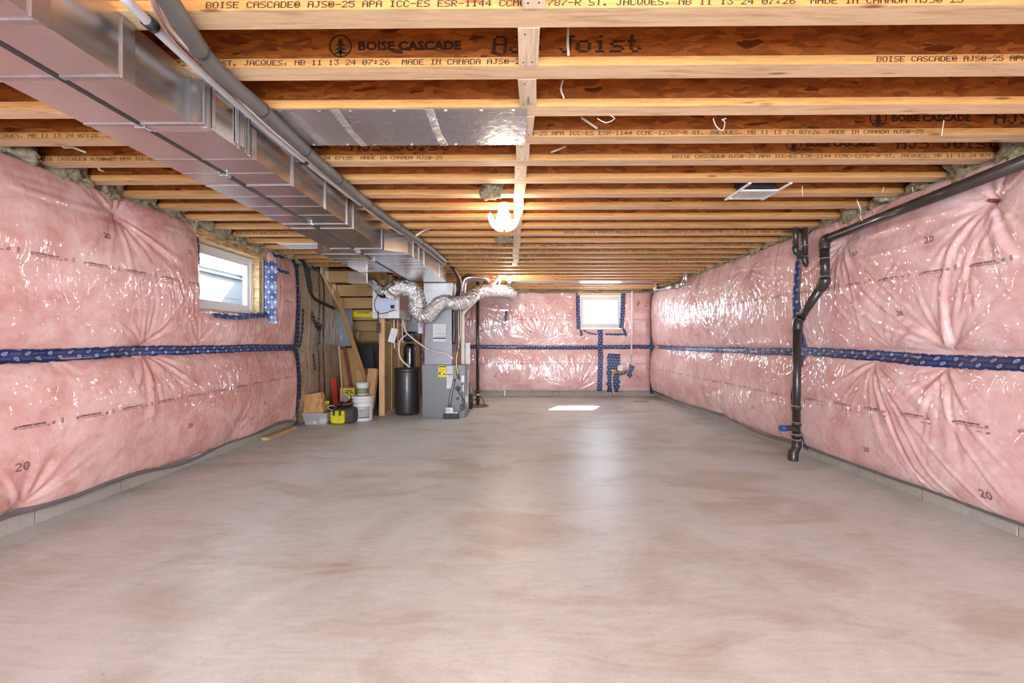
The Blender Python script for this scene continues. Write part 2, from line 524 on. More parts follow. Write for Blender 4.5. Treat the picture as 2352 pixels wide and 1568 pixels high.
M['yellowbag'] = plain('yellow_fabric', (0.62, 0.56, 0.015), 0.7)
M['greybag'] = plain('grey_fabric', (0.06, 0.055, 0.05), 0.85)
M['kraft'] = plain('kraft_paper', (0.52, 0.27, 0.11), 0.75, var=0.1)
M['card'] = plain('cardboard', (0.50, 0.28, 0.13), 0.8, var=0.1)
M['card_dark'] = plain('dark_red_board', (0.20, 0.045, 0.03), 0.7)
M['red'] = plain('red_paint', (0.55, 0.03, 0.015), 0.4)
M['paper'] = plain('white_paper', (0.78, 0.77, 0.78), 0.6, var=0.03)
M['paperg'] = plain('grey_label', (0.36, 0.37, 0.40), 0.5, var=0.25, vscale=6)
M['green'] = plain('green_label', (0.16, 0.24, 0.10), 0.5)
M['copper'] = plain('copper', (0.72, 0.36, 0.22), 0.28, 0.9)
M['wire'] = plain('copper_wire', (0.52, 0.33, 0.27), 0.35, 0.4)
M['foam'] = plain('grey_foam_sleeve', (0.115, 0.105, 0.10), 0.6)
M['conduit'] = plain('grey_white_conduit', (0.52, 0.49, 0.50), 0.35)
M['twine'] = plain('white_twine', (0.75, 0.68, 0.58), 0.7)
M['brass'] = plain('brass', (0.70, 0.48, 0.16), 0.3, 0.9)
M['steel'] = plain('steel', (0.55, 0.54, 0.53), 0.3, 0.9)
M['iron'] = plain('iron_cover', (0.16, 0.12, 0.10), 0.6, 0.2)
M['beige'] = plain('beige_fitting', (0.62, 0.40, 0.30), 0.5)
M['film_grey'] = plain('grey_plastic_sheet', (0.16, 0.16, 0.18), 0.3, 0, 0.5)
M['well'] = plain('window_well_steel', (0.20, 0.225, 0.24), 0.45, 0.0, var=0.06, vscale=3)
M['dark'] = plain('painted_stair_shade', (0.06, 0.04, 0.03), 0.8)  # near-black colour standing in for shade under the stairs

def wool_mat():
    t = NT('mineral_wool')
    v = t.coord('Object', rnd=True)
    n = t.noise(v, 22, 6, 0.75, 1.5)
    c = t.ramp(n.outputs[0], [(0.3, (0.20, 0.16, 0.085)), (0.5, (0.50, 0.42, 0.27)), (0.7, (0.72, 0.64, 0.48))])
    t.set(Base_Color=c, Roughness=0.95, Specular_IOR_Level=0.1, Normal=t.bump(n.outputs[0], 1.0, 0.03))
    return t.m
M['wool'] = wool_mat()
def partition_wool():
    t = NT('mineral_wool_batt_under_film')
    n = t.noise(t.coord('Object'), 12, 7, 0.72, 1.0)
    c = t.ramp(n.outputs[0], [(0.3, (0.16, 0.10, 0.025)), (0.5, (0.38, 0.26, 0.09)), (0.7, (0.52, 0.39, 0.18))])
    t.set(Base_Color=c, Roughness=0.8, Coat_Weight=0.7, Coat_Roughness=0.12)
    t.l(t.bump(n.outputs[0], 0.6, 0.02), t.b.inputs['Coat Normal'])
    return t.m
M['pwool'] = partition_wool()

def glass_mat(name='clear_glass', tint=(1, 1, 1), rough=0.0):
    t = NT(name)
    tr = t.n('ShaderNodeBsdfTransparent'); tr.inputs[0].default_value = tint + (1,)
    gl = t.n('ShaderNodeBsdfGlossy'); gl.inputs['Roughness'].default_value = 0.03
    lw = t.n('ShaderNodeLayerWeight'); lw.inputs[0].default_value = 0.5
    fac = t.math('ADD', t.math('MULTIPLY', t.math('POWER', lw.outputs['Facing'], 4.0), 0.5), 0.03)
    mx = t.n('ShaderNodeMixShader')
    t.l(fac, mx.inputs[0]); t.l(tr.outputs[0], mx.inputs[1]); t.l(gl.outputs[0], mx.inputs[2])
    out = [n for n in t.t.nodes if n.type == 'OUTPUT_MATERIAL'][0]
    t.l(mx.outputs[0], out.inputs[0])
    return t.m
M['glass'] = glass_mat()
def clear_plastic():
    t = NT('cloudy_clear_plastic')
    t.set(Base_Color=(0.80, 0.78, 0.74), Roughness=0.2, Coat_Weight=0.5)
    tr = t.n('ShaderNodeBsdfTransparent')
    mx = t.n('ShaderNodeMixShader'); mx.inputs[0].default_value = 0.36
    t.l(tr.outputs[0], mx.inputs[1]); t.l(t.b.outputs[0], mx.inputs[2])
    out = [n for n in t.t.nodes if n.type == 'OUTPUT_MATERIAL'][0]
    t.l(mx.outputs[0], out.inputs[0])
    return t.m
M['bin'] = clear_plastic()
def emit(name, col, st):
    t = NT(name)
    t.set(Base_Color=(0.9, 0.88, 0.84), Roughness=0.3)
    t.b.inputs['Emission Color'].default_value = col + (1,)
    t.b.inputs['Emission Strength'].default_value = st
    return t.m
M['shade'] = emit('lit_frosted_glass', (1.0, 0.88, 0.70), 1.0)
def _see_through(m, f):
    nt = m.node_tree
    out = [n for n in nt.nodes if n.type == 'OUTPUT_MATERIAL'][0]
    tr = nt.nodes.new('ShaderNodeBsdfTransparent'); mx = nt.nodes.new('ShaderNodeMixShader'); mx.inputs[0].default_value = f
    nt.links.new(tr.outputs[0], mx.inputs[1]); nt.links.new(nt.nodes['Principled BSDF'].outputs[0], mx.inputs[2]); nt.links.new(mx.outputs[0], out.inputs[0])
_see_through(M['shade'], 0.72)
M['bulb'] = emit('lit_bulb', (1.0, 0.86, 0.62), 30.0)

# ------------------------------------------------------------------ lettering
_tc = {}
def text_mesh(s, size, bold=0.0):
    key = (s, size, bold)
    if key in _tc: return _tc[key]
    cu = bpy.data.curves.new('lettering', 'FONT')
    cu.body = s; cu.size = size; cu.resolution_u = 2; cu.offset = bold
    ob = bpy.data.objects.new('lettering', cu)
    COL.objects.link(ob)
    dg = bpy.context.evaluated_depsgraph_get()
    ev = ob.evaluated_get(dg)
    me = ev.to_mesh()
    vs = [(v.co.x, v.co.y) for v in me.vertices]
    fs = [tuple(p.vertices) for p in me.polygons]
    ev.to_mesh_clear()
    bpy.data.objects.remove(ob); bpy.data.curves.remove(cu)
    _tc[key] = (vs, fs)
    return _tc[key]

GL = {'A': '0E11111F111111', 'B': '1E11111E11111E', 'C': '0E11101010110E', 'D': '1E11111111111E', 'E': '1F10101E10101F', 'I': '0E04040404040E',
      'J': '0702020202120C', 'M': '111B1515111111', 'N': '11191513111111', 'O': '0E11111111110E', 'P': '1E11111E101010', 'Q': '0E11111115120D',
      'R': '1E11111E141211', 'S': '0F10100E01011E', 'T': '1F040404040404', 'U': '1111111111110E', '0': '0E11131519110E', '1': '040C040404040E',
      '2': '0E11010204081F', '3': '1F02040201110E', '4': '02060A121F0202', '5': '1F101E0101110E', '6': '0608101E11110E', '7': '1F010204080808',
      '8': '0E11110E11110E', '-': '0000001F000000', '.': '00000000000C0C', ',': '000000000C0408', ':': '000C0C000C0C00', '@': '0E111D1B1D110E',
      'o': '00000E1111110E', 'i': '04000C0404040E', 's': '00000F100E011E', 't': '08081C08080906'}
def dot_text(mb, s, x0, y, z0, pitch=0.0241, hgt=0.023, xmin=-9, xmax=9):
    dw = pitch / 6.0; dh = hgt / 7.0
    for ci, ch in enumerate(s):
        if ch == ' ': continue
        g = GL[ch]
        cx = x0 + ci * pitch
        if cx < xmin or cx > xmax: continue
        for r in range(7):
            bits = int(g[r * 2:r * 2 + 2], 16)
            k = 0
            while k < 5:
                if bits >> (4 - k) & 1:
                    e = k
                    while e < 5 and bits >> (4 - e) & 1: e += 1
                    zt = z0 + (7 - r) * dh
                    xa, xb = cx + k * dw - dw * 0.15, cx + e * dw + dw * 0.15
                    sl = (6 - r) * dh * 0.08
                    mb.add([(xa + sl, y, zt - dh * 0.86), (xb + sl, y, zt - dh * 0.86), (xb + sl, y, zt), (xa + sl, y, zt)], [(0, 1, 2, 3)])
                    k = e
                else:
                    k += 1
    return mb

ORD = ['first', 'second', 'third', 'fourth', 'fifth', 'sixth', 'seventh', 'eighth', 'ninth', 'tenth', 'eleventh', 'twelfth', 'thirteenth', 'fourteenth',
       'fifteenth', 'sixteenth', 'seventeenth', 'eighteenth', 'nineteenth', 'twentieth', 'twenty-first', 'twenty-second', 'twenty-third', 'twenty-fourth',
       'twenty-fifth', 'twenty-sixth', 'twenty-seventh']

# ================================================================== STRUCTURE
def add_struct_box(name, a, b, m): return struct(name, MB().box(a, b), m)
add_struct_box('floor', (XL - 0.26, -3.2, -0.12), (XR + 0.26, YB + 0.26, 0.0), M['floor'])
add_struct_box('ceiling', (XL - 0.26, -3.2, ZC + JD), (XR + 0.26, YB + 0.26, ZC + JD + 0.02), M['osb'])

WY0, WY1, WZ0, WZ1 = 4.08, 5.17, 1.53, 2.215        # left window opening
wl = MB()
TH = 0.26
wl.box((XL - TH, -3.2, 0.19), (XL, WY0, ZC)).box((XL - TH, WY1, 0.19), (XL, YB + TH, ZC)).box((XL - TH, WY0, 0.19), (XL, WY1, WZ0))
wall_left = struct('wall_left', wl, M['wallc'])
wr = MB().box((XR, -3.2, 0.19), (XR + TH, YB + TH, ZC))
wall_right = struct('wall_right', wr, M['wallc'])
BX0, BX1, BZ0, BZ1 = 1.385, 2.40, 1.50, 2.25          # back window opening
wbk = MB()
wbk.box((-3.4, YB, 0.19), (BX0, YB + TH, ZC)).box((BX1, YB, 0.19), (3.33, YB + TH, ZC)).box((BX0, YB, 0.19), (BX1, YB + TH, BZ0)).box((BX0, YB, BZ1), (BX1, YB + TH, ZC))
wall_back = struct('wall_back', wbk, M['wallc'])
# wall behind the camera, with a wide opening added to let in daylight
wf = MB()
wf.box((-3.4, -3.2, 0), (-1.6, -3.0, ZC + JD)).box((1.6, -3.2, 0), (3.33, -3.0, ZC + JD)).box((-1.6, -3.2, 2.1), (1.6, -3.0, ZC + JD))
struct('wall_front', wf, M['wallc'])
rim = MB().box((XL - TH, -3.2, ZC), (XL - TH + 0.04, YB + TH, ZC + JD))
struct('trim_1', rim, M['osb'])
struct('trim_2', MB().box((XR + TH - 0.04, -3.2, ZC), (XR + TH, YB + TH, ZC + JD)), M['osb'])
struct('trim_3', MB().box((-3.4, YB + TH - 0.04, ZC), (3.33, YB + TH, ZC + JD)), M['osb'])

# bottom course of concrete blocks, one piece each
def block_piece(a, b, parent):
    mb = MB().box(a, b, 0.004)
    part('concrete_block', mb, M['block'], parent)
y = 2.702 - 0.6
while y < 9.3:
    block_piece((XL - 0.2, y + 0.003, 0.0), (XL + random.uniform(-0.003, 0.003), y + 0.597, 0.186), wall_left); y += 0.6
y = 2.585 - 0.6
while y < 9.3:
    block_piece((XR - random.uniform(-0.003, 0.003), y + 0.003, 0.0), (XR + 0.2, y + 0.597, 0.186), wall_right); y += 0.6
x = -3.25
while x < 3.0:
    block_piece((x + 0.003, YB + random.uniform(-0.003, 0.003), 0.0), (x + 0.597, YB + 0.2, 0.186), wall_back); x += 0.6
struct('baseboard_front', MB().box((XL - 0.2, -3.0, 0), (XL, 2.1, 0.186)).box((XR, -3.0, 0), (XR + 0.2, 1.98, 0.186)), M['block'])

# ================================================================== WINDOWS
def window_unit(name, to_w, w, h, hinge):
    """to_w(a, b, c): a across, b up, c depth towards outside"""
    fr = MB(); sa = MB(); gl = MB(); hg = MB()
    def bx(mb, a0, b0, c0, a1, b1, c1):
        mb.box(to_w(a0, b0, c0), to_w(a1, b1, c1))
    t = 0.045
    for (a0, b0, a1, b1) in ((0, 0, w, t), (0, h - t, w, h), (0, t, t, h - t), (w - t, t, w, h - t)):
        bx(fr, a0, b0, 0, a1, b1, 0.08)
    s = 0.05
    for (a0, b0, a1, b1) in ((t, t, w - t, t + s), (t, h - t - s, w - t, h - t), (t, t + s, t + s, h - t - s), (w - t - s, t + s, w - t, h - t - s)):
        bx(sa, a0, b0, 0.012, a1, b1, 0.065)
    bx(gl, t + s, t + s, 0.036, w - t - s, h - t - s, 0.042)
    for b in (h * 0.2, h * 0.82):
        bx(hg, hinge - 0.008, b, -0.012, hinge + 0.02, b + 0.06, 0.012)
    o = struct(name, fr, M['upvc'])
    part('sash', sa, M['upvc'], o); part('glass', gl, M['glass'], o); part('hinge', hg, M['steel'], o, 'small metal hinges')
    return o
FX = -3.235
w1 = window_unit('window_1', lambda a, b, c: (FX - c, WY0 + 0.02 + a, WZ0 + 0.01 + b), WY1 - WY0 - 0.075, WZ1 - WZ0 - 0.02, 1.0)
lin = MB().box((XL - TH, WY0 - 0.06, WZ1), (XL + 0.03, WY1 + 0.05, ZC - 0.04))
part('window_header', lin, M['osb_pale'], w1, 'strand board header')
jb = MB().box((XL - 0.10, WY1 - 0.055, WZ0), (XL - 0.02, WY1, WZ1))
part('jamb_board', jb, M['osb_pale'], w1)
w2 = window_unit('window_2', lambda a, b, c: (BX0 + 0.03 + a, YB + 0.03 + c, BZ0 + 0.02 + b), BX1 - BX0 - 0.06, BZ1 - BZ0 - 0.04, 0.93)
part('window_header', MB().box((BX0 - 0.02, YB - 0.03, BZ1), (BX1 + 0.02, YB + 0.1, ZC - 0.03)), M['pine'], w2, 'pine header board')

# window well outside the left window
t = thing('window_well', 'pale ribbed steel window well outside the left window', 'window well', (-4.1, 4.6, 0.9))
wm = MB()
z = 0.9
while z < 2.05:
    wm.box((-4.10, 3.0, z), (-4.06, 7.2, z + 0.300), 0.006)
    z += 0.303
wm2 = MB()
for zz in (2.13, 2.19):
    wm2.box((-4.11, 3.0, zz - 0.02), (-4.03, 7.2, zz), 0.004)
wm.box((-4.10, 3.0, 2.12), (-4.06, 7.2, 2.6), 0.006)
part('well_panel', wm, M['well'], t)
part('well_rib', wm2, M['well'], t)
part('end_panel', MB().box((-4.1, 6.35, 0.9), (XL - TH, 6.40, 2.42)), M['well'], t)
add_struct_box('trim_4', (-4.06, 3.0, 0.86), (XL - TH, 7.2, 0.9), M['wallc'])

# ================================================================== BLANKETS: film-wrapped insulation as a folded surface
class Wall:
    def __init__(s, kind, seed):
        s.kind = kind; s.rnd = random.Random(seed); s.cre = []; s.dent = []; s.seams = []; s.ph = [s.rnd.uniform(0, 6.28) for _ in range(16)]
        s.edges = []; s.sc = 1.0
    def w(s, u, v, d):
        if s.kind == 'L': return np.stack([XL + d, u, v], -1)
        if s.kind == 'R': return np.stack([XR - d, u, v], -1)
        return np.stack([u, YB - d, v], -1)
    def uv(s, px, py):
        if s.kind == 'L': p = PX(px, py, XL + 0.09); return (p.y, p.z)
        if s.kind == 'R': p = PX(px, py, XR - 0.09); return (p.y, p.z)
        p = P(px, py, YB - 0.08); return (p.x, p.z)
    def pinch(s, px, py, a0=0, a1=360, n=26, L=0.55, amp=0.014, dent=0.05, R=0.16, uv=None):
        u, v = uv or s.uv(px, py)
        s.dent.append((u, v, dent, R))
        n = int(n * 1.5)
        for k in range(n):
            a = math.radians(a0 + (a1 - a0) * (k + s.rnd.uniform(0.1, 0.9)) / n)
            l = L * s.rnd.uniform(0.3, 1.15)
            bend = s.rnd.uniform(-0.22, 0.22)
            pts = []
            for q in range(5):
                r = l * q / 4
                aa = a + bend * (q / 4) ** 2
                pts.append((u + r * math.cos(aa), v + r * math.sin(aa)))
            s.cre.append((pts, s.rnd.uniform(0.3, 0.8) * amp * s.rnd.choice((1, 1, -0.7)), 0.005 + 0.011 * s.rnd.random(), 1))
    def crease(s, pix, amp, w, fade=1):
        pts = [s.uv(*p) for p in pix]
        v = [Vector((p[0], p[1], 0)) for p in pts]
        if len(v) > 2: v = catmull(v, 0.12)
        s.cre.append(([(q.x, q.y) for q in v], amp * 0.45, w * 0.8, 2 if fade else 0))
    def d(s, u, v):
        u = np.asarray(u, float); v = np.asarray(v, float)
        up = v > 1.10
        vb = np.where(up, 1.125, 0.10); vt = np.where(up, 2.335, 1.075)
        q = np.clip((v - vb) / (vt - vb), 0, 1)
        A = np.where(up, 0.095, 0.115) * s.sc
        p = s.ph
        A = A * (1 + 0.16 * np.sin(u * 1.7 + p[0] + v) + 0.10 * np.sin(u * 4.1 + p[1] - 2 * v) + 0.06 * np.sin(v * 7 + p[2] + u * 2))
        out = 0.028 + A * np.power(np.clip(4 * q * (1 - q), 0, 1), 0.5)
        out = out + 0.003 * np.sin(u * 9 + p[3] + 3 * np.sin(v * 3 + p[4])) * np.sin(v * 8 + p[5] + 2 * np.sin(u * 2.2)) + 0.0012 * np.sin(u * 23 + p[6] + 2 * np.sin(v * 9)) 
        for (uu, vv, dd, R) in s.dent:
            r = np.hypot(u - uu, v - vv)
            out = out - dd * np.exp(-(r / R)) * np.exp(-(r / (R * 3)) ** 2)
        for (u0, wd, dd) in s.seams:
            out = out - dd * np.exp(-np.abs(u - u0) / wd)
        for (pts, amp, wdt, mode) in s.cre:
            P0 = np.array(pts)
            lo = P0.min(0) - 0.12; hi = P0.max(0) + 0.12
            m = (u > lo[0]) & (u < hi[0]) & (v > lo[1]) & (v < hi[1])
            if not m.any(): continue
            uu = u[m]; vv = v[m]
            best = np.full(uu.shape, 9.0); tb = np.zeros(uu.shape)
            n = len(pts) - 1
            for i in range(n):
                ax, ay = pts[i]; bx, by = pts[i + 1]
                dx, dy = bx - ax, by - ay
                L2 = dx * dx + dy * dy + 1e-9
                tt = np.clip(((uu - ax) * dx + (vv - ay) * dy) / L2, 0, 1)
                dist = np.hypot(uu - ax - tt * dx, vv - ay - tt * dy)
                b = dist < best
                best = np.where(b, dist, best); tb = np.where(b, (i + tt) / n, tb)
            if mode == 1:
                w2 = wdt * (0.55 + 2.2 * tb); prof = np.minimum(tb * 8, 1) * (1 - tb) ** 0.7
            elif mode == 2:
                w2 = wdt; prof = np.minimum(1, 4 * np.sin(np.pi * np.clip(tb, 0, 1)))
            else:
                w2 = wdt; prof = 1.0
            g = amp * prof * np.exp(-(best / w2) ** 2)
            g = g - 0.45 * amp * prof * np.exp(-((best - 2.0 * w2) / (w2 * 0.9)) ** 2)
            o2 = out[m] + g
            out[m] = o2
        for (fn) in s.edges:
            out = fn(u, v, out)
        return np.maximum(out, 0.006)

def blanket(W, name, label, u0, u1, v0, v1, m, res=0.014, hole=None, bottom=None):
    nu = int((u1 - u0) / res) + 1; nv = int((v1 - v0) / res) + 1
    us = np.linspace(u0, u1, nu); vs = np.linspace(v0, v1, nv)
    U, V = np.meshgrid(us, vs)
    if bottom is not None:
        k = np.clip(1 - (V - v0) / 0.35, 0, 1)
        V = V + k * bottom(U)
    D = W.d(U.ravel(), V.ravel())
    # edges roll back to the concrete
    pts = W.w(U.ravel(), V.ravel(), D)
    faces = []
    idx = np.arange(nu * nv).reshape(nv, nu)
    a = idx[:-1, :-1]; b = idx[:-1, 1:]; c = idx[1:, 1:]; dd = idx[1:, :-1]
    q = np.stack([a, b, c, dd], -1).reshape(-1, 4)
    if hole:
        cu = (U[:-1, :-1] + res / 2).ravel(); cv = (V[:-1, :-1] + res / 2).ravel()
        keep = ~((cu > hole[0]) & (cu < hole[1]) & (cv > hole[2]) & (cv < hole[3]))
        q = q[keep]
    if W.kind == 'R': q = q
    if W.kind == 'L': q = q[:, ::-1]
    if W.kind == 'R': pass
    used = np.unique(q); rem = -np.ones(nu * nv, int); rem[used] = np.arange(len(used))
    q = rem[q]; pts = pts[used]
    org = pts.min(0)
    me = bpy.data.meshes.new(name)
    me.from_pydata([], [], [])
    me.vertices.add(len(pts)); me.vertices.foreach_set('co', (pts - org).astype(np.float32).ravel())
    me.loops.add(q.size); me.loops.foreach_set('vertex_index', q.astype(np.int32).ravel())
    me.polygons.add(len(q))
    me.polygons.foreach_set('loop_start', (np.arange(len(q)) * 4).astype(np.int32))
    me.polygons.foreach_set('use_smooth', np.ones(len(q), bool))
    me.update(calc_edges=True)
    me.validate()
    me.materials.append(m)
    o = bpy.data.objects.new(name, me); COL.objects.link(o)
    o.location = org
    o['label'] = label; o['category'] = 'insulation'
    return o

def strip(W, name, label, path, width, cat='tape', off=0.006, parent=None, jag=0.004, nacross=6, step=0.02, wav=0.006, seed=1, group=None):
    """tape laid over a wall surface along a path of (u, v)"""
    rnd = random.Random(seed)
    v = [Vector((p[0], p[1], 0)) for p in path]
    pts = catmull(v, step) if len(v) > 2 else [v[0].lerp(v[1], i / max(2, int((v[1] - v[0]).length / step))) for i in range(max(2, int((v[1] - v[0]).length / step)) + 1)]
    n = len(pts)
    us, vs, uvs = [], [], []
    L = 0
    ws = width if callable(width) else (lambda t: width)
    for i, p in enumerate(pts):
        t = (pts[min(i + 1, n - 1)] - pts[max(i - 1, 0)]).normalized()
        nr = Vector((-t.y, t.x, 0))
        if i: L += (p - pts[i - 1]).length
        w = ws(i / (n - 1))
        wo = mnoise.noise(Vector((L * 4, seed * 3.1, 0))) * wav
        for k in range(nacross + 1):
            f = k / nacross - 0.5
            j = (rnd.uniform(-1, 1) * jag) if k in (0, nacross) else 0
            q = p + nr * (f * w + wo + j)
            us.append(q.x); vs.append(q.y); uvs.append((L + seed * 0.37, f * w + 0.5 * 0.068))
    D = W.d(np.array(us), np.array(vs)) + off
    D = D + np.array([0.003 * mnoise.noise(Vector((uvs[i][0] * 30, uvs[i][1] * 60, seed))) for i in range(len(us))])
    wp = W.w(np.array(us), np.array(vs), D)
    mb = MB(); fs = []
    m = nacross + 1
    for i in range(n - 1):
        for k in range(nacross):
            q = (i * m + k, (i + 1) * m + k, (i + 1) * m + k + 1, i * m + k + 1)
            fs.append(q if W.kind != 'L' else q[::-1])
    mb.add([tuple(p) for p in wp], fs, True)
    mb.uv = uvs
    if parent is not None:
        return part(name, mb, M['tape'], parent)
    return solo(name, mb, M['tape'], label, cat, group)

def film_print(W, parent, items, name='printed_lettering', m=None):
    """items: (string, u, v, size, bold)"""
    mb = MB(); sg = -1 if W.kind == 'R' else 1
    us, vs, fs = [], [], []
    for (s, u0, v0, size, bold) in items:
        if isinstance(s, str): tv, tf = text_mesh(s, size, bold)
        else: tv, tf = s
        n = len(us)
        us += [u0 + sg * p[0] for p in tv]; vs += [v0 + p[1] for p in tv]
        fs += [tuple(i + n for i in f) for f in tf]
    D = W.d(np.array(us), np.array(vs)) + 0.0035
    wp = W.w(np.array(us), np.array(vs), D)
    mb.add([tuple(p) for p in wp], fs)
    return part(name, mb, m or M['ink_film'], parent, kind='stuff')

def leaf_emblem(sz):
    pts = [(0, 1), (-.18, .62), (-.42, .74), (-.36, .30), (-.82, .42), (-.66, .12), (-.95, 0), (-.45, -.42), (-.5, -.62), (-.08, -.55), (-.06, -1),
           (.06, -1), (.08, -.55), (.5, -.62), (.45, -.42), (.95, 0), (.66, .12), (.82, .42), (.36, .30), (.42, .74), (.18, .62)]
    vs = [(sz + p[0] * sz, sz * 0.75 + p[1] * sz) for p in pts] + [(sz + p[0] * sz * 0.66, sz * 0.75 + p[1] * sz * 0.66) for p in pts]
    n = len(pts)
    fs = [(i, (i + 1) % n, n + (i + 1) % n, n + i) for i in range(n)]
    k = len(vs)
    vs += [(sz * .55, sz * .9), (sz * .95, sz * .3), (sz * 1.05, sz * .5), (sz * .7, sz * 1.0), (sz * 1.9, sz * 1.7), (sz * 1.8, sz * 1.8)]
    fs += [(k, k + 1, k + 2, k + 3), (k + 1, k + 4, k + 5, k + 2)]
    return vs, fs
def bar_emblem():
    return [(0, 0), (0.003, 0), (0.003, 0.035), (0, 0.035)], [(0, 1, 2, 3)]

def print_row(W, parent, u_list, v_fn, date=False, sc=1.0, dt=False):
    items = []
    sg = -1 if W.kind == 'R' else 1
    for u in u_list:
        v = v_fn(u)
        a = 0.012 * sc
        items.append((leaf_emblem(a), u, v - 0.003, 0, 0))
        items.append(('polytarp super-six', u + sg * 0.028 * sc, v + 0.009 * sc, 0.019 * sc, 0.0006))
        items.append(('69009-CAN/CGSB-51.34-M86', u + sg * 0.032 * sc, v - 0.007 * sc, 0.0125 * sc, 0))
        items.append((leaf_emblem(a), u + sg * 0.195 * sc, v - 0.003, 0, 0))
        if dt:
            items.append(('220725', u + sg * 0.145 * sc, v - 0.034, 0.0125, 0))
            items.append(('DT', u + sg * 0.205 * sc, v - 0.036, 0.018, 0.0006))
        else:
            items.append((bar_emblem(), u + sg * 0.25 * sc, v - 0.006, 0, 0))
            items.append((bar_emblem(), u + sg * 0.258 * sc, v - 0.006, 0, 0))
    film_print(W, parent, items)

def falloff(x, w):
    return np.clip(x / w, 0, 1) ** 0.5

# ---- left wall
L = Wall('L', 3)
U_END = 5.83
def ledge(u, v, d):
    inwin = np.minimum(np.minimum(u - (WY0 - 0.02), (WY1 + 0.02) - u), v - (WZ0 - 0.03))
    dist = np.where(inwin > 0, 0, -inwin)
    # outside distance to window opening
    du = np.maximum(np.maximum(WY0 - 0.02 - u, u - WY1 - 0.02), 0); dv = np.maximum(WZ0 - 0.03 - v, 0)
    r = np.hypot(du, dv)
    e = falloff(np.maximum(U_END - u, 0), 0.12)
    return d * (0.30 + 0.70 * falloff(r, 0.10)) * (0.35 + 0.65 * e)
L.edges.append(ledge)
L.pinch(280, 495, n=24, L=0.6, amp=0.016, dent=0.085, R=0.14)
L.pinch(466, 540, 150, 330, n=12, L=0.4, amp=0.014, dent=0.05)
L.pinch(342, 792, 20, 160, n=20, L=0.5, amp=0.014, dent=0.03)
L.pinch(342, 806, 190, 350, n=40, L=0.62, amp=0.016, dent=0.03)
L.pinch(462, 790, 30, 150, n=16, L=0.4, amp=0.013, dent=0.03)
L.pinch(120, 805, 200, 340, n=12, L=0.3, amp=0.008, dent=0.01)
L.pinch(55, 1165, 10, 170, n=16, L=0.55, amp=0.016, dent=0.06, R=0.13)
L.pinch(545, 992, 20, 170, n=16, L=0.4, amp=0.012, dent=0.06)
L.pinch(650, 800, 200, 330, n=14, L=0.5, amp=0.008, dent=0.02)
L.pinch(610, 735, 40, 330, n=12, L=0.3, amp=0.01, dent=0.03)
for k in range(12):      # vertical tension folds from window corner
    x0 = 300 + 14 * k
    L.crease([(x0, 640 + random.uniform(-20, 20)), (x0 + 14, 720), (342 + (x0 - 342) * 0.35, 785)], random.choice((0.011, 0.008, -0.006)), 0.012)
for k in range(8):
    x0 = 440 + 7 * k
    L.crease([(x0 - 5, 640 + random.uniform(-10, 30)), (x0, 720), (462 + (x0 - 462) * 0.3, 785)], random.choice((0.011, 0.008, -0.006)), 0.011)
L.crease([(0, 418), (140, 462), (280, 495)], 0.02, 0.022)
L.crease([(0, 395), (140, 430), (280, 492)], -0.012, 0.02)
L.crease([(280, 495), (380, 520), (466, 540)], 0.02, 0.018)
L.crease([(640, 600), (645, 700), (638, 790)], 0.012, 0.02)
for k in range(9):
    L.crease([(505 + 13 * k, 742), (500 + 14 * k, 760), (492 + 15 * k, 785)], 0.008, 0.012)
bl = blanket(L, 'insulation_blanket', 'pink insulation under clear film, upper left wall around the window', -1.2, U_END, 1.095, 2.325, M['pink_l'], hole=(WY0, WY1, WZ0 - 0.005, 9))
print_row(L, bl, [L.uv(-107, 600)[0] + 0.318 * k for k in range(-2, 8) if L.uv(-107, 600)[0] + 0.318 * k < 3.95] + [5.42], lambda u: 1.735 - 0.012 * (u > 5))
film_print(L, bl, [('20', *L.uv(230, 545), 0.06, 0.001), ('20', *L.uv(428, 583), 0.06, 0.001)], 'printed_number', M['ink_num'])
bot = lambda u: 0.03 * np.sin(u * 2.6 + 0.4) + 0.015 * np.sin(u * 6.1)
bl2 = blanket(L, 'insulation_blanket', 'pink insulation under clear film, lower left wall below the blue tape', -1.2, U_END, 0.105, 1.10, M['pink_l'], bottom=bot)
print_row(L, bl2, [L.uv(12, 975)[0] + 0.33 * k for k in range(-2, 12) if L.uv(12, 975)[0] + 0.33 * k < 5.6], lambda u: 0.665 + 0.018 * (u - 2.5))
film_print(L, bl2, [('20', *L.uv(20, 1085), 0.075, 0.001), ('20', *L.uv(416, 984), 0.062, 0.001), ('20', *L.uv(600, 930), 0.06, 0.001)], 'printed_number', M['ink_num'])
def hem(W, parent, u0, u1, fn, lo=0.085):
    us = np.arange(u0, u1, 0.03); mbx = MB()
    d = W.d(us, lo + 0.02 + fn(us))
    rows = []
    for (dv, dd) in ((0.03, 0.012), (0.008, 0.022), (-0.012, 0.014), (-0.022, 0.0)):
        rows.append(W.w(us, lo + 0.02 + fn(us) + dv, np.maximum(d + dd - 0.006, 0.006)))
    n = len(us); fs = []
    for r in range(3):
        for i in range(n - 1):
            q = (r * n + i, r * n + i + 1, (r + 1) * n + i + 1, (r + 1) * n + i)
            fs.append(q)
    mbx.add([tuple(p) for r in rows for p in r], fs, True)
    part('film_hem', mbx, M['hem'], parent, 'dark folded hem of the film')
hem(L, bl2, -1.2, U_END - 0.05, bot)

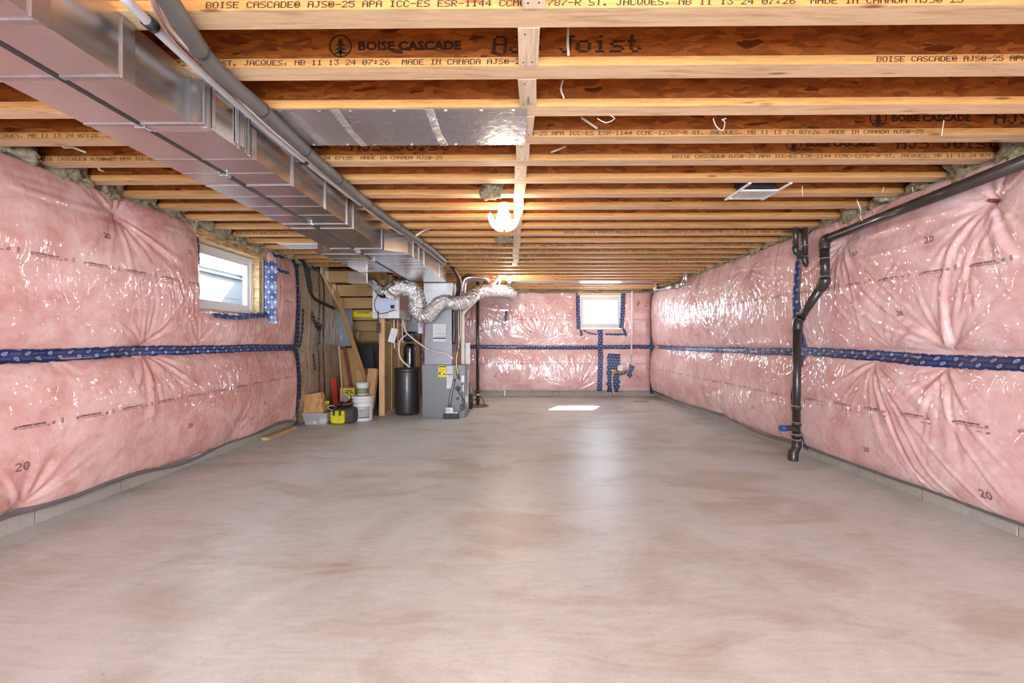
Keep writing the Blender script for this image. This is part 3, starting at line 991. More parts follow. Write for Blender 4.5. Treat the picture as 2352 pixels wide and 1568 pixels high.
# tapes, left wall
strip(L, 'sealing_tape', 'long blue printed tape running along the left wall', [(-1.0, 1.10), (-0.2, 1.10), (0.6, 1.10), (1.3, 1.10), (1.9, 1.10), L.uv(0, 819), L.uv(160, 815), L.uv(320, 806), L.uv(470, 803), L.uv(600, 799), (U_END, L.uv(670, 798)[1])], 0.085, seed=2)
strip(L, 'sealing_tape', 'blue printed tape under the left window sill', [L.uv(487, 722), L.uv(540, 727), L.uv(620, 722)], 0.062, seed=3, off=0.03)
class Jamb:     # far jamb of the left window, facing the camera
    kind = 'B'
    def d(s, u, v): return 0.004 + 0.004 * np.sin(v * 30)
    def w(s, u, v, d): return np.stack([u, WY1 - d + 0.45 * np.maximum(u + 3.06, 0), v], -1)
strip(Jamb(), 'sealing_tape', 'bright blue printed tape covering the far jamb of the left window', [(-3.05, 1.42), (-3.055, 1.7), (-3.055, 2.2)], 0.135, seed=4, nacross=10, jag=0.008)
strip(L, 'sealing_tape', 'dark blue tape on the near edge of the left window opening', [(WY0 - 0.015, 1.95), (WY0 - 0.015, 2.33)], 0.04, seed=5)
strip(L, 'sealing_tape', 'tall dark blue printed tape at the far end of the left pink wall', [(5.87, 0.02), (5.87, 0.8), (5.88, 1.5), (5.85, 2.33)], 0.10, seed=6, off=0.02)
strip(L, 'sealing_tape', 'short blue tape patch on pink film right of the left window', [L.uv(622, 612), L.uv(640, 622), L.uv(658, 627)], 0.045, seed=7, off=0.02)
strip(L, 'sealing_tape', 'small dark tape patch at the top beside the left window', [L.uv(630, 586), L.uv(652, 592)], 0.04, seed=8, off=0.02)

# ---- right wall
R = Wall('R', 9)
R.sc = 1.0
YSEAM = 4.47
R.seams += [(YSEAM, 0.05, 0.05), (4.83, 0.02, 0.02)]
def redge(u, v, d):
    e = falloff(np.maximum(9.28 - u, 0), 0.15)
    return d * (0.3 + 0.7 * e)
R.edges.append(redge)
R.pinch(2272, 461, n=26, L=0.7, amp=0.018, dent=0.085, R=0.15)
R.pinch(1927, 556, n=30, L=0.75, amp=0.016, dent=0.085, R=0.16)
R.pinch(1718, 620, n=28, L=0.8, amp=0.014, dent=0.07, R=0.16)
R.pinch(1592, 652, n=26, L=0.8, amp=0.013, dent=0.07, R=0.16)
R.pinch(2168, 806, 20, 160, n=26, L=0.6, amp=0.016, dent=0.035)
R.pinch(2030, 800, 20, 160, n=16, L=0.45, amp=0.012, dent=0.02)
R.pinch(2002, 832, 200, 340, n=24, L=0.7, amp=0.015, dent=0.03)
R.pinch(2170, 846, 200, 340, n=20, L=0.7, amp=0.014, dent=0.03)
R.pinch(1860, 830, 195, 345, n=22, L=0.5, amp=0.012, dent=0.03)
R.pinch(1860, 800, 15, 165, n=22, L=0.5, amp=0.012, dent=0.03)
R.pinch(1652, 790, 20, 160, n=26, L=0.8, amp=0.014, dent=0.03)
R.pinch(1650, 806, 200, 340, n=24, L=0.6, amp=0.012, dent=0.03)
R.pinch(1586, 800, 200, 340, n=18, L=0.8, amp=0.010, dent=0.03)
R.pinch(1655, 945, 10, 170, n=18, L=0.6, amp=0.014, dent=0.06)
R.pinch(1806, 1000, 20, 160, n=16, L=0.5, amp=0.012, dent=0.05)
R.pinch(2110, 1130, 20, 160, n=14, L=0.5, amp=0.012, dent=0.03)
R.pinch(1535, 800, 20, 340, n=24, L=0.9, amp=0.010, dent=0.03)
for (pts, a, w) in [
    ([(1927, 560), (1990, 660), (2090, 755), (2165, 803)], 0.022, 0.022), ([(1935, 556), (2060, 680), (2166, 803)], 0.016, 0.018),
    ([(1920, 560), (1940, 660), (2010, 740), (2160, 806)], 0.018, 0.02), ([(1900, 600), (1925, 700), (1990, 770)], 0.016, 0.02),
    ([(1925, 560), (1895, 650), (1880, 760)], 0.014, 0.016), ([(1930, 560), (1960, 640), (1980, 780)], 0.014, 0.016),
    ([(2272, 465), (2195, 560), (2165, 700), (2168, 803)], 0.026, 0.022), ([(2280, 470), (2215, 640), (2172, 803)], 0.018, 0.02),
    ([(2268, 462), (2120, 500), (1985, 545)], 0.018, 0.03), ([(2268, 470), (2100, 560), (1960, 600)], 0.012, 0.02), ([(2275, 470), (2290, 540), (2350, 600)], 0.022, 0.03),
    ([(2340, 470), (2260, 560), (2240, 640), (2250, 720)], 0.012, 0.016), ([(2268, 480), (2230, 560), (2222, 700)], 0.010, 0.014),
    ([(2005, 838), (2060, 960), (2110, 1080), (2170, 1165)], -0.034, 0.016), ([(2008, 838), (2085, 960), (2150, 1090), (2230, 1190)], 0.018, 0.016),
    ([(2160, 846), (2200, 960), (2330, 1160)], 0.014, 0.014), ([(2010, 838), (2120, 980), (2300, 1200)], 0.014, 0.014), ([(2175, 848), (2230, 960), (2350, 1090)], 0.013, 0.014),
    ([(1800, 830), (1796, 900), (1794, 990)], -0.02, 0.012), ([(2180, 610), (2300, 640), (2352, 660)], 0.007, 0.012), ([(2070, 600), (2030, 660), (2010, 720)], 0.010, 0.014)]:
    R.crease(pts, a, w)
br1 = blanket(R, 'insulation_blanket', 'pink insulation under glossy film, upper right wall near the camera', -1.2, YSEAM, 1.095, 2.325, M['pink_r'])
br2 = blanket(R, 'insulation_blanket', 'pink insulation under glossy film, lower right wall near the camera', -1.2, YSEAM, 0.10, 1.10, M['pink_r'])
br3 = blanket(R, 'insulation_blanket', 'pink insulation under glossy film, upper right wall beyond the black drain pipe', YSEAM, 9.28, 1.095, 2.325, M['pink_r'], 0.016)
bot3 = lambda u: 0.025 * np.sin(u * 2.1 + 0.8) - 0.04 * np.exp(-((u - 5.4) / 0.5) ** 2) + 0.01
br4 = blanket(R, 'insulation_blanket', 'pink insulation under glossy film, lower right wall beyond the black drain pipe', YSEAM, 9.28, 0.105, 1.10, M['pink_r'], 0.016, bottom=bot3)
hem(R, br2, -1.2, YSEAM - 0.03, lambda u: 0.0 * u, 0.08)
hem(R, br4, YSEAM + 0.05, 9.2, bot3)
uq = R.uv(2232, 612)[0]
print_row(R, br1, [uq + 0.335 * k for k in range(-3, 6)], lambda u: 1.675 + 0.010 * (u - 2.5))
uq2 = R.uv(2207, 960)[0]
print_row(R, br2, [uq2 + 0.36 * k for k in range(-3, 5)], lambda u: 0.665 - 0.03 * (u - 2.5), dt=True)
print_row(R, br3, [4.85 + 0.34 * k for k in range(0, 12)], lambda u: 1.70)
print_row(R, br4, [4.85 + 0.34 * k for k in range(0, 12)], lambda u: 0.605 + 0.008 * (u - 5))
film_print(R, br2, [('20', *R.uv(2262, 1140), 0.075, 0.001), ('20', *R.uv(1990, 1035), 0.06, 0.001)], 'printed_number', M['ink_num'])
film_print(R, br1, [('20', *R.uv(2128, 560), 0.07, 0.001), ('20', *R.uv(1958, 590), 0.06, 0.001), ('20', *R.uv(2062, 725), 0.05, 0.001)], 'printed_number', M['ink_num'])
film_print(R, br3, [('20', *R.uv(1730, 752), 0.06, 0.001), ('20', *R.uv(1628, 760), 0.06, 0.001)], 'printed_number', M['ink_num'])
film_print(R, br4, [('20', *R.uv(1732, 938), 0.06, 0.001), ('20', *R.uv(1624, 915), 0.06, 0.001)], 'printed_number', M['ink_num'])
strip(R, 'sealing_tape', 'wide blue printed tape along the right wall near the camera', [(-1.0, 1.06), (-0.2, 1.06), (0.6, 1.06), (1.3, 1.06), (1.9, 1.06), R.uv(2352, 836), R.uv(2150, 829), R.uv(2000, 817), R.uv(1850, 808)], 0.088, seed=11)
strip(R, 'sealing_tape', 'crumpled blue tape along the right wall beyond the drain pipe', [R.uv(1862, 806), R.uv(1760, 807), R.uv(1660, 803), R.uv(1560, 800), R.uv(1507, 796)], 0.080, seed=12, wav=0.012)
strip(R, 'sealing_tape', 'upright blue tape on the right wall seam above the tape crossing', [(YSEAM, 1.12), (YSEAM, 1.5), (YSEAM - 0.02, 2.0), (YSEAM - 0.1, 2.36)], 0.11, seed=13, wav=0.012)
strip(R, 'sealing_tape', 'upright blue tape on the right wall seam near the floor', [(YSEAM - 0.03, 0.06), (YSEAM, 0.5), (YSEAM, 1.08)], 0.07, seed=14, wav=0.01)
strip(R, 'sealing_tape', 'dark red tape patch on the film pinch, upper right', [R.uv(2258, 460), R.uv(2284, 463)], 0.03, seed=15, off=0.012, nacross=3).data.materials[0] = M['card_dark']

# ---- back wall
Bk = Wall('B', 21)
Bk.sc = 0.75
def bedge(u, v, d):
    du = np.maximum(np.maximum(BX0 - 0.03 - u, u - BX1 - 0.03), 0); dv = np.maximum(BZ0 - 0.04 - v, 0)
    r = np.hypot(du, dv)
    e = falloff(np.maximum(2.98 - u, 0), 0.12)
    return d * (0.3 + 0.7 * falloff(r, 0.12)) * (0.3 + 0.7 * e)
Bk.edges.append(bedge)
Bk.pinch(1291, 679, n=26, L=0.9, amp=0.016, dent=0.06, R=0.16)
Bk.pinch(1240, 790, 20, 160, n=26, L=0.8, amp=0.015, dent=0.03)
Bk.pinch(1180, 895, 20, 160, n=18, L=0.6, amp=0.013, dent=0.04)
Bk.pinch(1328, 896, 15, 165, n=22, L=0.8, amp=0.014, dent=0.04)
Bk.pinch(1085, 700, 220, 360, n=20, L=1.0, amp=0.014, dent=0.04)
Bk.pinch(1495, 672, 180, 290, n=16, L=0.7, amp=0.010, dent=0.04)
Bk.pinch(1245, 805, 200, 340, n=14, L=0.5, amp=0.008, dent=0.02)
Bk.crease([(1291, 682), (1275, 740), (1243, 790)], 0.02, 0.02)
Bk.crease([(1291, 682), (1180, 740), (1090, 760)], 0.012, 0.02)
Bk.crease([(1240, 800), (1300, 850), (1325, 890)], 0.012, 0.016)
bb1 = blanket(Bk, 'insulation_blanket', 'pink insulation under film, upper back wall around the bright window', -2.1, 2.97, 1.08, 2.30, M['pink_b'], 0.018, hole=(BX0, BX1, BZ0 - 0.005, 9))
bb2 = blanket(Bk, 'insulation_blanket', 'pink insulation under film, lower back wall below the blue tape', -2.1, 2.97, 0.13, 1.09, M['pink_b'], 0.018)
ur = [-1.15 + 0.31 * k for k in range(0, 13)]
print_row(Bk, bb1, [u for u in ur if u < 1.15 or u > 2.4], lambda u: 1.685)
print_row(Bk, bb2, [u for u in ur if u < 2.7], lambda u: 0.715)
film_print(Bk, bb1, [('20', *Bk.uv(1131, 703), 0.06, 0.001), ('20', *Bk.uv(1203, 703), 0.06, 0.001), ('20', *Bk.uv(1215, 764), 0.06, 0.001), ('20', *Bk.uv(1103, 762), 0.06, 0.001), ('20', *Bk.uv(1480, 705), 0.06, 0.001)], 'printed_number', M['ink_num'])
film_print(Bk, bb2, [('20', *Bk.uv(1252, 868), 0.06, 0.001), ('20', *Bk.uv(1347, 868), 0.06, 0.001), ('20', *Bk.uv(1134, 866), 0.06, 0.001), ('20', *Bk.uv(1460, 868), 0.06, 0.001)], 'printed_number', M['ink_num'])
strip(Bk, 'sealing_tape', 'blue printed tape running across the back wall', [Bk.uv(1060, 796), Bk.uv(1180, 797), Bk.uv(1300, 798), Bk.uv(1400, 797), Bk.uv(1500, 796)], 0.088, seed=21)
strip(Bk, 'sealing_tape', 'upright blue tape from below the back window to the floor', [Bk.uv(1379, 757), Bk.uv(1379, 820), Bk.uv(1377, 898)], 0.115, seed=22, off=0.012)
strip(Bk, 'sealing_tape', 'broad blue tape patch behind the water shutoff on the back wall', [Bk.uv(1410, 812), Bk.uv(1408, 850), Bk.uv(1408, 900)], lambda t: 0.29 - 0.03 * t, seed=23, off=0.014, nacross=16, jag=0.02)
strip(Bk, 'sealing_tape', 'blue tape down the left side of the back window', [Bk.uv(1328, 672), Bk.uv(1328, 710), Bk.uv(1330, 756)], 0.085, seed=24, off=0.012)
strip(Bk, 'sealing_tape', 'blue tape down the right side of the back window', [Bk.uv(1433, 672), Bk.uv(1432, 710), Bk.uv(1428, 754)], 0.095, seed=25, off=0.012, jag=0.012)
strip(Bk, 'sealing_tape', 'thin sagging blue tape under the back window, right half', [Bk.uv(1390, 767), Bk.uv(1412, 768), Bk.uv(1438, 767)], 0.045, seed=26, off=0.014)
strip(Bk, 'sealing_tape', 'thin sagging blue tape under the back window, left half', [Bk.uv(1340, 757), Bk.uv(1352, 764), Bk.uv(1372, 768)], 0.03, seed=27, off=0.014, nacross=3)
strip(Bk, 'sealing_tape', 'small loose blue tape end below left corner of back window', [Bk.uv(1335, 757), Bk.uv(1335, 772)], 0.05, seed=28, off=0.014)
strip(Bk, 'sealing_tape', 'loose blue tape end below right corner of back window', [Bk.uv(1433, 754), Bk.uv(1438, 772)], 0.06, seed=29, off=0.02)
strip(Bk, 'sealing_tape', 'lone blue tape scrap on pink film left of the back window', [Bk.uv(1164, 714), Bk.uv(1161, 738)], 0.05, seed=30, off=0.014, jag=0.008)
strip(Bk, 'sealing_tape', 'upright blue tape in the back right corner', [Bk.uv(1498, 905), Bk.uv(1500, 800), Bk.uv(1502, 673)], 0.075, seed=31, off=0.02)
sk = strip(Bk, 'green_sticker', 'small green sticker on pink film right of the back window', [Bk.uv(1468, 692), Bk.uv(1464, 703)], 0.03, cat='sticker', seed=32, off=0.014, nacross=3)
sk.data.materials[0] = M['green']

# ================================================================== JOISTS
TXT = 'BOISE CASCADE@ AJS@-25 APA ICC-ES ESR-1144 CCMC-12787-R ST. JACQUES, NB 11 13 24 07:26  MADE IN CANADA AJS@-25'
JTXT = {1: -1.095, 2: 1.515, 4: -0.35, 5: 1.0, 13: -1.83, 14: -0.62, 15: -2.04, 16: -2.38, 17: 0.6, 20: -1.45, 11: -3.6, 24: -1.9, 25: -1.2}
WEBT = {2: -0.762, 4: 2.08, 5: 1.80}
def joist(i):
    y0 = JY0 + JDY * (i - 1)
    x0 = XL - 0.2 if y0 < 6.5 else -2.14
    x1 = XR + 0.2
    r = i if i < 10 else i
    t = thing('ceiling_joist', f'wooden I-joist with a strand board web, {ORD[i-1]} from the camera', 'joist', (0, y0 + FL_W / 2, ZC), 'ceiling joists')
    bf = part('bottom_flange', MB().box((x0, y0, ZC), (x1, y0 + FL_W, ZC + FL_H)), M['pine'], t)
    bf.data.materials.append(M['pine_bounce_tint'])
    for q in (2, 4): bf.data.polygons[q].material_index = 1  # side faces get the painted orange bounce, underside stays pale
    part('top_flange', MB().box((x0, y0, ZC + JD - FL_H), (x1, y0 + FL_W, ZC + JD - 0.001)), M['pine'], t)
    part('web', MB().box((x0, y0 + FL_W / 2 - 0.005, ZC + FL_H), (x1, y0 + FL_W / 2 + 0.005, ZC + JD - FL_H)), M['osb'], t)
    if i in JTXT:
        mb = MB()
        for k in (-2, -1, 0, 1):
            dot_text(mb, TXT, JTXT[i] + 4.12 * k, y0 - 0.0008, ZC + 0.0075, xmin=x0, xmax=x1 - 0.03)
        part('flange_print', mb, M['ink'], t, kind='stuff')
    if i in WEBT:
        yw = y0 + FL_W / 2 - 0.0062
        for k in (-1, 0, 1):
            xe = WEBT[i] + 3.54 * k
            zc = ZC + 0.117
            for (s_, sz, dx, dz, bo) in (('BOISE CASCADE', 0.052, 0.075, -0.018, 0.0022), ('\u00ae', 0.03, 0.575, 0.008, 0.0),                                          ):
                tv, tf = text_mesh(s_, sz, bo)
                wx = 1.18 if s_ != '\u00ae' else 1.0
                part('web_print', MB().add([(xe + dx + p[0] * wx, yw, zc + dz + p[1]) for p in tv], tf), M['ink_web'], t, kind='stuff')
            part('web_print', dot_text(MB(), 'AJS Joist', xe + 0.66, yw, zc - 0.037, 0.0725, 0.076), M['ink_web'], t, kind='stuff')
            # round tree emblem
            n = 24; mb = MB()
            ring = [(xe + 0.05 * math.cos(2 * PI * q / n), yw, zc + 0.05 * math.sin(2 * PI * q / n)) for q in range(n)] + [(xe + 0.043 * math.cos(2 * PI * q / n), yw, zc + 0.043 * math.sin(2 * PI * q / n)) for q in range(n)]
            mb.add(ring, [(q, (q + 1) % n, n + (q + 1) % n, n + q) for q in range(n)])
            for (zt, w_) in ((0.034, 0.014), (0.018, 0.022), (0.0, 0.030), (-0.016, 0.034)):
                mb.add([(xe - w_, yw, zc + zt - 0.018), (xe + w_, yw, zc + zt - 0.018), (xe, yw, zc + zt)], [(0, 1, 2)])
            mb.add([(xe - 0.004, yw, zc - 0.044), (xe + 0.004, yw, zc - 0.044), (xe + 0.004, yw, zc - 0.02), (xe - 0.004, yw, zc - 0.02)], [(0, 1, 2, 3)])
            part('tree_emblem', mb, M['ink_web'], t, kind='stuff')
    return t
for i in range(1, NJ + 1):
    joist(i)

# joist spacer blocks
for i in range(0, 17):
    ya = JY0 + JDY * (i - 1) + FL_W + 0.001; yb = JY0 + JDY * i - 0.001
    xc = 0.062 - 0.0045 * i + random.uniform(-0.008, 0.008)
    tl = random.uniform(-0.006, 0.006)
    t = thing('spacer_block', (f'pale wood spacer block between the {ORD[i-1]} and {ORD[i]} ceiling joists' if i else 'pale wood spacer block in front of the first ceiling joist'), 'wood block', (xc, (ya + yb) / 2, ZC), 'spacer blocks down the ceiling')
    mb = MB()
    w = 0.041
    mb.add([(xc - w - tl, ya, ZC - 0.002), (xc + w - tl, ya, ZC - 0.002), (xc + w + tl, yb, ZC - 0.002), (xc - w + tl, yb, ZC - 0.002),
            (xc - w - tl, ya, ZC + 0.03), (xc + w - tl, ya, ZC + 0.03), (xc + w + tl, yb, ZC + 0.03), (xc - w + tl, yb, ZC + 0.03)],
           [(3, 2, 1, 0), (4, 5, 6, 7), (0, 1, 5, 4), (1, 2, 6, 5), (2, 3, 7, 6), (3, 0, 4, 7)])
    part('block_body', mb, M['pine_pale'], t)
    if i < 9:
        for dx, yy in ((-0.02, yb - 0.025), (0.018, yb - 0.027), (-0.016, ya + 0.03)):
            part('nail_head', MB().lathe((xc + dx, yy, ZC - 0.0035), [(0.0035, 0), (0.0035, 0.002)], 8), M['seam'], t)

# mineral wool tufts over the side walls
def wool_mesh(seed, sx, sy, sz):
    bm = bmesh.new(); bmesh.ops.create_icosphere(bm, subdivisions=5, radius=1)
    rnd = Vector((seed * 3.3, seed * 1.7, 0))
    for v in bm.verts:
        p = v.co.copy()
        q = Vector((math.copysign(abs(p.x) ** 0.6, p.x) * sx, math.copysign(abs(p.y) ** 0.6, p.y) * sy, math.copysign(abs(p.z) ** 0.6, p.z) * sz))
        n = mnoise.fractal(q * 16 + rnd, 0.7, 2.2, 5) * 0.05 + mnoise.noise(q * 8 + rnd) * 0.05
        v.co = q + p.normalized() * n
    me = bpy.data.meshes.new('wool_tuft'); bm.to_mesh(me); bm.free()
    me.polygons.foreach_set('use_smooth', [True] * len(me.polygons))
    me.materials.append(M['wool'])
    return me
WM = [wool_mesh(k, 0.07, 0.095, 0.125) for k in range(5)]
def wool(loc, k, label, rot=0, sc=(1, 1, 1), group=None):
    o = bpy.data.objects.new('wool_tuft', WM[k % 5]); COL.objects.link(o)
    o.location = loc; o.rotation_euler = (0, 0, rot); o.scale = sc
    o['label'] = label; o['category'] = 'insulation'
    if group: o['group'] = group
for i in range(2, 17):
    yy = JY0 + JDY * (i - 1) + FL_W + 0.108
    wool((XL - 0.01, yy, ZC + 0.06), i, f'tuft of mineral wool over the left wall behind the {ORD[i-1]} joist', random.uniform(-0.2, 0.2), (1, 1, 1 + random.uniform(-0.1, 0.1)), 'mineral wool over the left wall')
for i in range(3, 25):
    yy = JY0 + JDY * (i - 1) + FL_W + 0.108
    wool((XR + 0.01, yy, ZC + 0.06), i + 2, f'tuft of mineral wool over the right wall behind the {ORD[i-1]} joist', PI + random.uniform(-0.2, 0.2), (1, 1, 1 + random.uniform(-0.1, 0.1)), 'mineral wool over the right wall')
for k in range(8):
    xx = -0.85 + 0.5 * k
    nm = ['leftmost', 'second from left', 'third from left', 'fourth from left', 'fifth from left', 'sixth from left', 'seventh from left', 'rightmost'][k]
    wool((xx, YB - 0.02, ZC - 0.03), k, f'flat mineral wool roll on top of the back wall, {nm}', PI / 2, (0.9, 2.6, 0.33), 'mineral wool over the back wall')
p = P(1130, 434, 3.24); wool((p.x, p.y, ZC + 0.02), 1, 'ragged mineral wool tuft stuffed between joists above the ceiling lamp', 0.4, (1.0, 0.95, 0.5))
p = P(1156, 551, 4.72); wool((p.x, p.y, ZC + 0.02), 3, 'ragged mineral wool tuft stuffed between joists behind the ceiling lamp', 1.2, (1.1, 0.95, 0.5))

# ================================================================== MAIN DUCTS
ZD = CZ + 0.95
ZT = ZC - 0.004
tr = thing('trunk_duct', 'galvanised trunk duct, right one of the pair under the joists', 'duct', (-1.5, 4.0, ZD))
poly = [(-1.625, 0.85), (-1.408, 0.85), (-1.408, 1.80), (-1.356, 1.86), (-1.351, 4.27), (-1.145, 4.42), (-1.085, 6.50), (-1.625, 6.50)]
part('duct_body', MB().prism(poly, ZD, ZT), M['galv'], tr)
tl_ = thing('trunk_duct', 'galvanised trunk duct, left one of the pair under the joists', 'duct', (-1.75, 4.0, ZD))
poly = [(-1.872, 0.85), (-1.645, 0.85), (-1.645, 5.62), (-2.10, 5.62), (-2.09, 4.46), (-1.876, 4.30)]
part('duct_body', MB().prism(poly[::1], ZD, ZT), M['galv'], tl_)
def cleat_x(x0, x1, y, parent, w=0.022, m=None):
    part('cleat', MB().box((x0, y - w / 2, ZD - 0.006), (x1, y + w / 2, ZD + 0.002), 0.002), m or M['galv2'], parent)
def rx_at(y):
    if y < 1.8: return -1.408
    if y < 4.27: return -1.353
    return -1.145 + (y - 4.42) / 2.08 * 0.06
def cleat_side(y, parent, w=0.024, m=None):
    x = rx_at(y)
    part('cleat', MB().box((x - 0.002, y - w / 2, ZD - 0.006), (x + 0.008, y + w / 2, ZT - 0.004), 0.002), m or M['galv2'], parent)
for yy in (1.22, 1.48, 1.80, 2.51, 3.33, 3.46, 4.20, 4.46):
    cleat_x(-1.625, rx_at(yy), yy, tr)
    cleat_x(-1.872 if yy < 4.4 else -2.09, -1.645, yy, tl_)
for yy in (1.05, 1.22, 1.50, 1.80, 1.83, 2.02, 2.10, 2.52, 2.95, 3.33, 3.46, 4.20, 4.62, 4.86, 5.1, 6.0):
    cleat_side(yy, tr, 0.05 if yy in (1.22, 1.5) else 0.016)
for yy in (2.15, 2.33, 2.7, 2.9, 3.1, 4.7, 4.85, 5.0, 5.2, 5.5):      # pressed stiffening creases across the underside
    part('panel_crease', MB().box((-1.625, yy - 0.003, ZD - 0.0025), (rx_at(yy), yy + 0.003, ZD + 0.001)), M['galv2'], tr)
    part('panel_crease', MB().box((-1.872 if yy < 4.4 else -2.09, yy - 0.003, ZD - 0.0025), (-1.645, yy + 0.003, ZD + 0.001)), M['galv2'], tl_)
part('closing_strip', MB().box((-1.647, 0.85, ZD - 0.003), (-1.623, 5.62, ZD + 0.006)), M['seam'], tr, 'dark gap strip between the two ducts')
part('lock_seam', MB().box((-1.652, 2.3, ZD - 0.012), (-1.640, 5.62, ZD)), M['galv'], tr)
for yy in (1.80, 2.32, 3.28, 4.30, 4.75):
    part('support_clip', MB().box((-1.66, yy, ZD - 0.018), (-1.612, yy + 0.035, ZD), 0.004), M['galv2'], tr)
part('foil_tape_patch', MB().box((-1.40, 1.83, ZD - 0.004), (-1.345, 1.86, ZT), 0.001), M['foil_tape'], tr)
part('foil_tape_patch', MB().box((-1.625, 1.81, ZD - 0.005), (-1.38, 1.86, ZD), 0.001), M['foil_tape'], tr)
part('foil_tape_patch', MB().box((-1.352, 2.00, ZD + 0.02), (-1.347, 2.06, ZT), 0.001), M['foil_tape'], tr)
part('foil_tape_patch', MB().box((-1.352, 2.12, ZD - 0.004), (-1.347, 2.16, ZD + 0.15), 0.001), M['foil_tape'], tr)
part('foil_tape_patch', MB().box((-1.645, 4.22, ZD - 0.004), (-1.60, 4.27, ZD), 0.001), M['foil_tape'], tr)
# triangular end flange of the left duct
part('end_flange', MB().add([(-2.12, 4.45, ZD - 0.005), (-2.12, 4.45, ZD + 0.14), (-2.0, 4.42, ZD + 0.05), (-2.12, 4.47, ZD - 0.005), (-2.12, 4.47, ZD + 0.14), (-2.0, 4.44, ZD + 0.05)],
                            [(0, 1, 2), (5, 4, 3), (0, 2, 5, 3), (2, 1, 4, 5), (1, 0, 3, 4)]), M['galv2'], tl_)
# plenum drop to the furnace
def beside(px0, px1, Y): return (P(px0, 700, Y).x, P(px1, 700, Y).x)

# ---- line set, conduit and cables alongside the duct
ls = thing('pipe_run', 'grey foam sleeved pipe strapped beside the trunk duct', 'pipe', (-1.22, 3.5, ZC - 0.04))
pth = [P(360, -60, 1.30), P(402, 22, 1.44), P(470, 125, 1.62), P(560, 222, 1.92), P(620, 265, 2.1), P(700, 345, 2.45), P(785, 418, 2.93), P(862, 482, 3.55), P(905, 515, 4.0)]
pth = [Vector((p.x, p.y, ZC - 0.036)) for p in pth]
for q in pth:     # keep on its sight line under the joists
    pass
def under(px, py, z): return PZ(px, py, z)
zf = ZC - 0.04
pth = [under(330, -90, zf), under(402, 25, zf), under(475, 135, zf - 0.005), under(545, 205, zf - 0.004), under(600, 250, zf), under(690, 335, zf), under(785, 418, zf), under(865, 484, zf), under(930, 530, zf), under(985, 568, zf), under(1022, 600, zf - 0.01)]
mb = MB()
mb.tube(pth, 0.034, 14, step=0.08)
part('foam_sleeve', mb, M['foam'], ls)
cp = catmull(pth, 0.05)
for q in (6, 14, 22, 30, 40, 52, 64, 76):
    if q + 1 < len(cp):
        part('tie', MB().tube([cp[q], cp[q] + (cp[q + 1] - cp[q]).normalized() * 0.012], 0.0365, 14, smooth_path=False), M['seam'], ls)
cd = thing('pipe_run', 'pale grey plastic conduit between the duct and the foam sleeved pipe', 'pipe', (-1.3, 3.5, ZC - 0.03))
pc = [under(250, -40, ZC - 0.022), under(345, 55, ZC - 0.022), under(430, 135, ZC - 0.022), under(585, 275, ZC - 0.022), under(700, 370, ZC - 0.022), under(830, 470, ZC - 0.022), under(900, 520, ZC - 0.022), under(960, 560, ZC - 0.022), under(1020, 606, ZC - 0.022)]
part('conduit_tube', MB().tube(pc, 0.0175, 12, step=0.1), M['conduit'], cd)
for q in (1, 4, 5):
    v = pc[q]
    part('strap_clip', MB().tube([v - Vector((0, 0.018, 0)), v + Vector((0, 0.018, 0))], 0.022, 12, smooth_path=False), M['black'], cd)
for k in range(5):
    wp = []
    for j, (a, b) in enumerate(zip([under(300, -60, zf)] + pc[1:], [under(370, -40, zf), under(410, 40, zf), under(480, 125, zf), under(600, 255, zf), under(712, 352, zf), under(836, 458, zf), under(905, 512, zf), under(962, 552, zf), under(1025, 600, zf)])):
        f = 0.45 + 0.10 * k + 0.05 * math.sin(j * 2.1 + k)
        q = a.lerp(b, min(max(f, 0.3), 1.0)); q.z = ZC - 0.052 - 0.006 * math.sin(j * 1.3 + k * 2)
        wp.append(q)
    solo('cable', MB().tube(wp, 0.0055, 7, step=0.08), M['wire'] if k != 2 else M['twine'],
         ['thin copper coloured cable along the duct, nearest the duct', 'thin copper coloured cable along the duct, second from the duct', 'thin white cable in the bundle along the duct', 'thin copper coloured cable along the duct, beside the white one', 'thin copper coloured cable along the duct, nearest the foam sleeve'][k], 'cable', 'cables along the duct')

# ---- foil pan between joists
fp = thing('foil_pan', 'shiny foil sheet stapled under two joists left of the spacer blocks', 'foil sheet', (-0.6, 2.3, ZC - 0.004))
y0f, y1f = JY0 + JDY * 2 + 0.012, JY0 + JDY * 3 + FL_W - 0.003
x0f, x1f = -1.30, 0.055
nx, ny = 60, 18
mb = MB(); vs = []
for j in range(ny + 1):
    for i in range(nx + 1):
        xx = x0f + (x1f - x0f) * i / nx; yy = y0f + (y1f - y0f) * j / ny
        sag = 0.006 * math.sin(PI * j / ny) + 0.0015 * math.sin(i * 1.9) * math.sin(j * 1.3)
        vs.append((xx + (0.004 * math.sin(j * 2.2) if i == nx else 0), yy, ZC - 0.004 - sag))
mb.add(vs, [(j * (nx + 1) + i, (j + 1) * (nx + 1) + i, (j + 1) * (nx + 1) + i + 1, j * (nx + 1) + i + 1) for j in range(ny) for i in range(nx)], True)
part('foil_face', mb, M['foil_tape'], fp)
for xa, xb in ((-0.93, -0.885), (-0.455, -0.41)):
    mb = MB()
    mb.add([(xa, y0f - 0.012, ZC - 0.006), (xb, y0f - 0.012, ZC - 0.006), (xb + 0.01, y1f + 0.004, ZC - 0.006), (xa + 0.01, y1f + 0.004, ZC - 0.006),
            (xa, (y0f + y1f) / 2, ZC - 0.014), (xb, (y0f + y1f) / 2, ZC - 0.014)], [(0, 4, 5, 1), (4, 3, 2, 5)])
    part('tape_strip', mb, M['foil'], fp)
mb = MB()
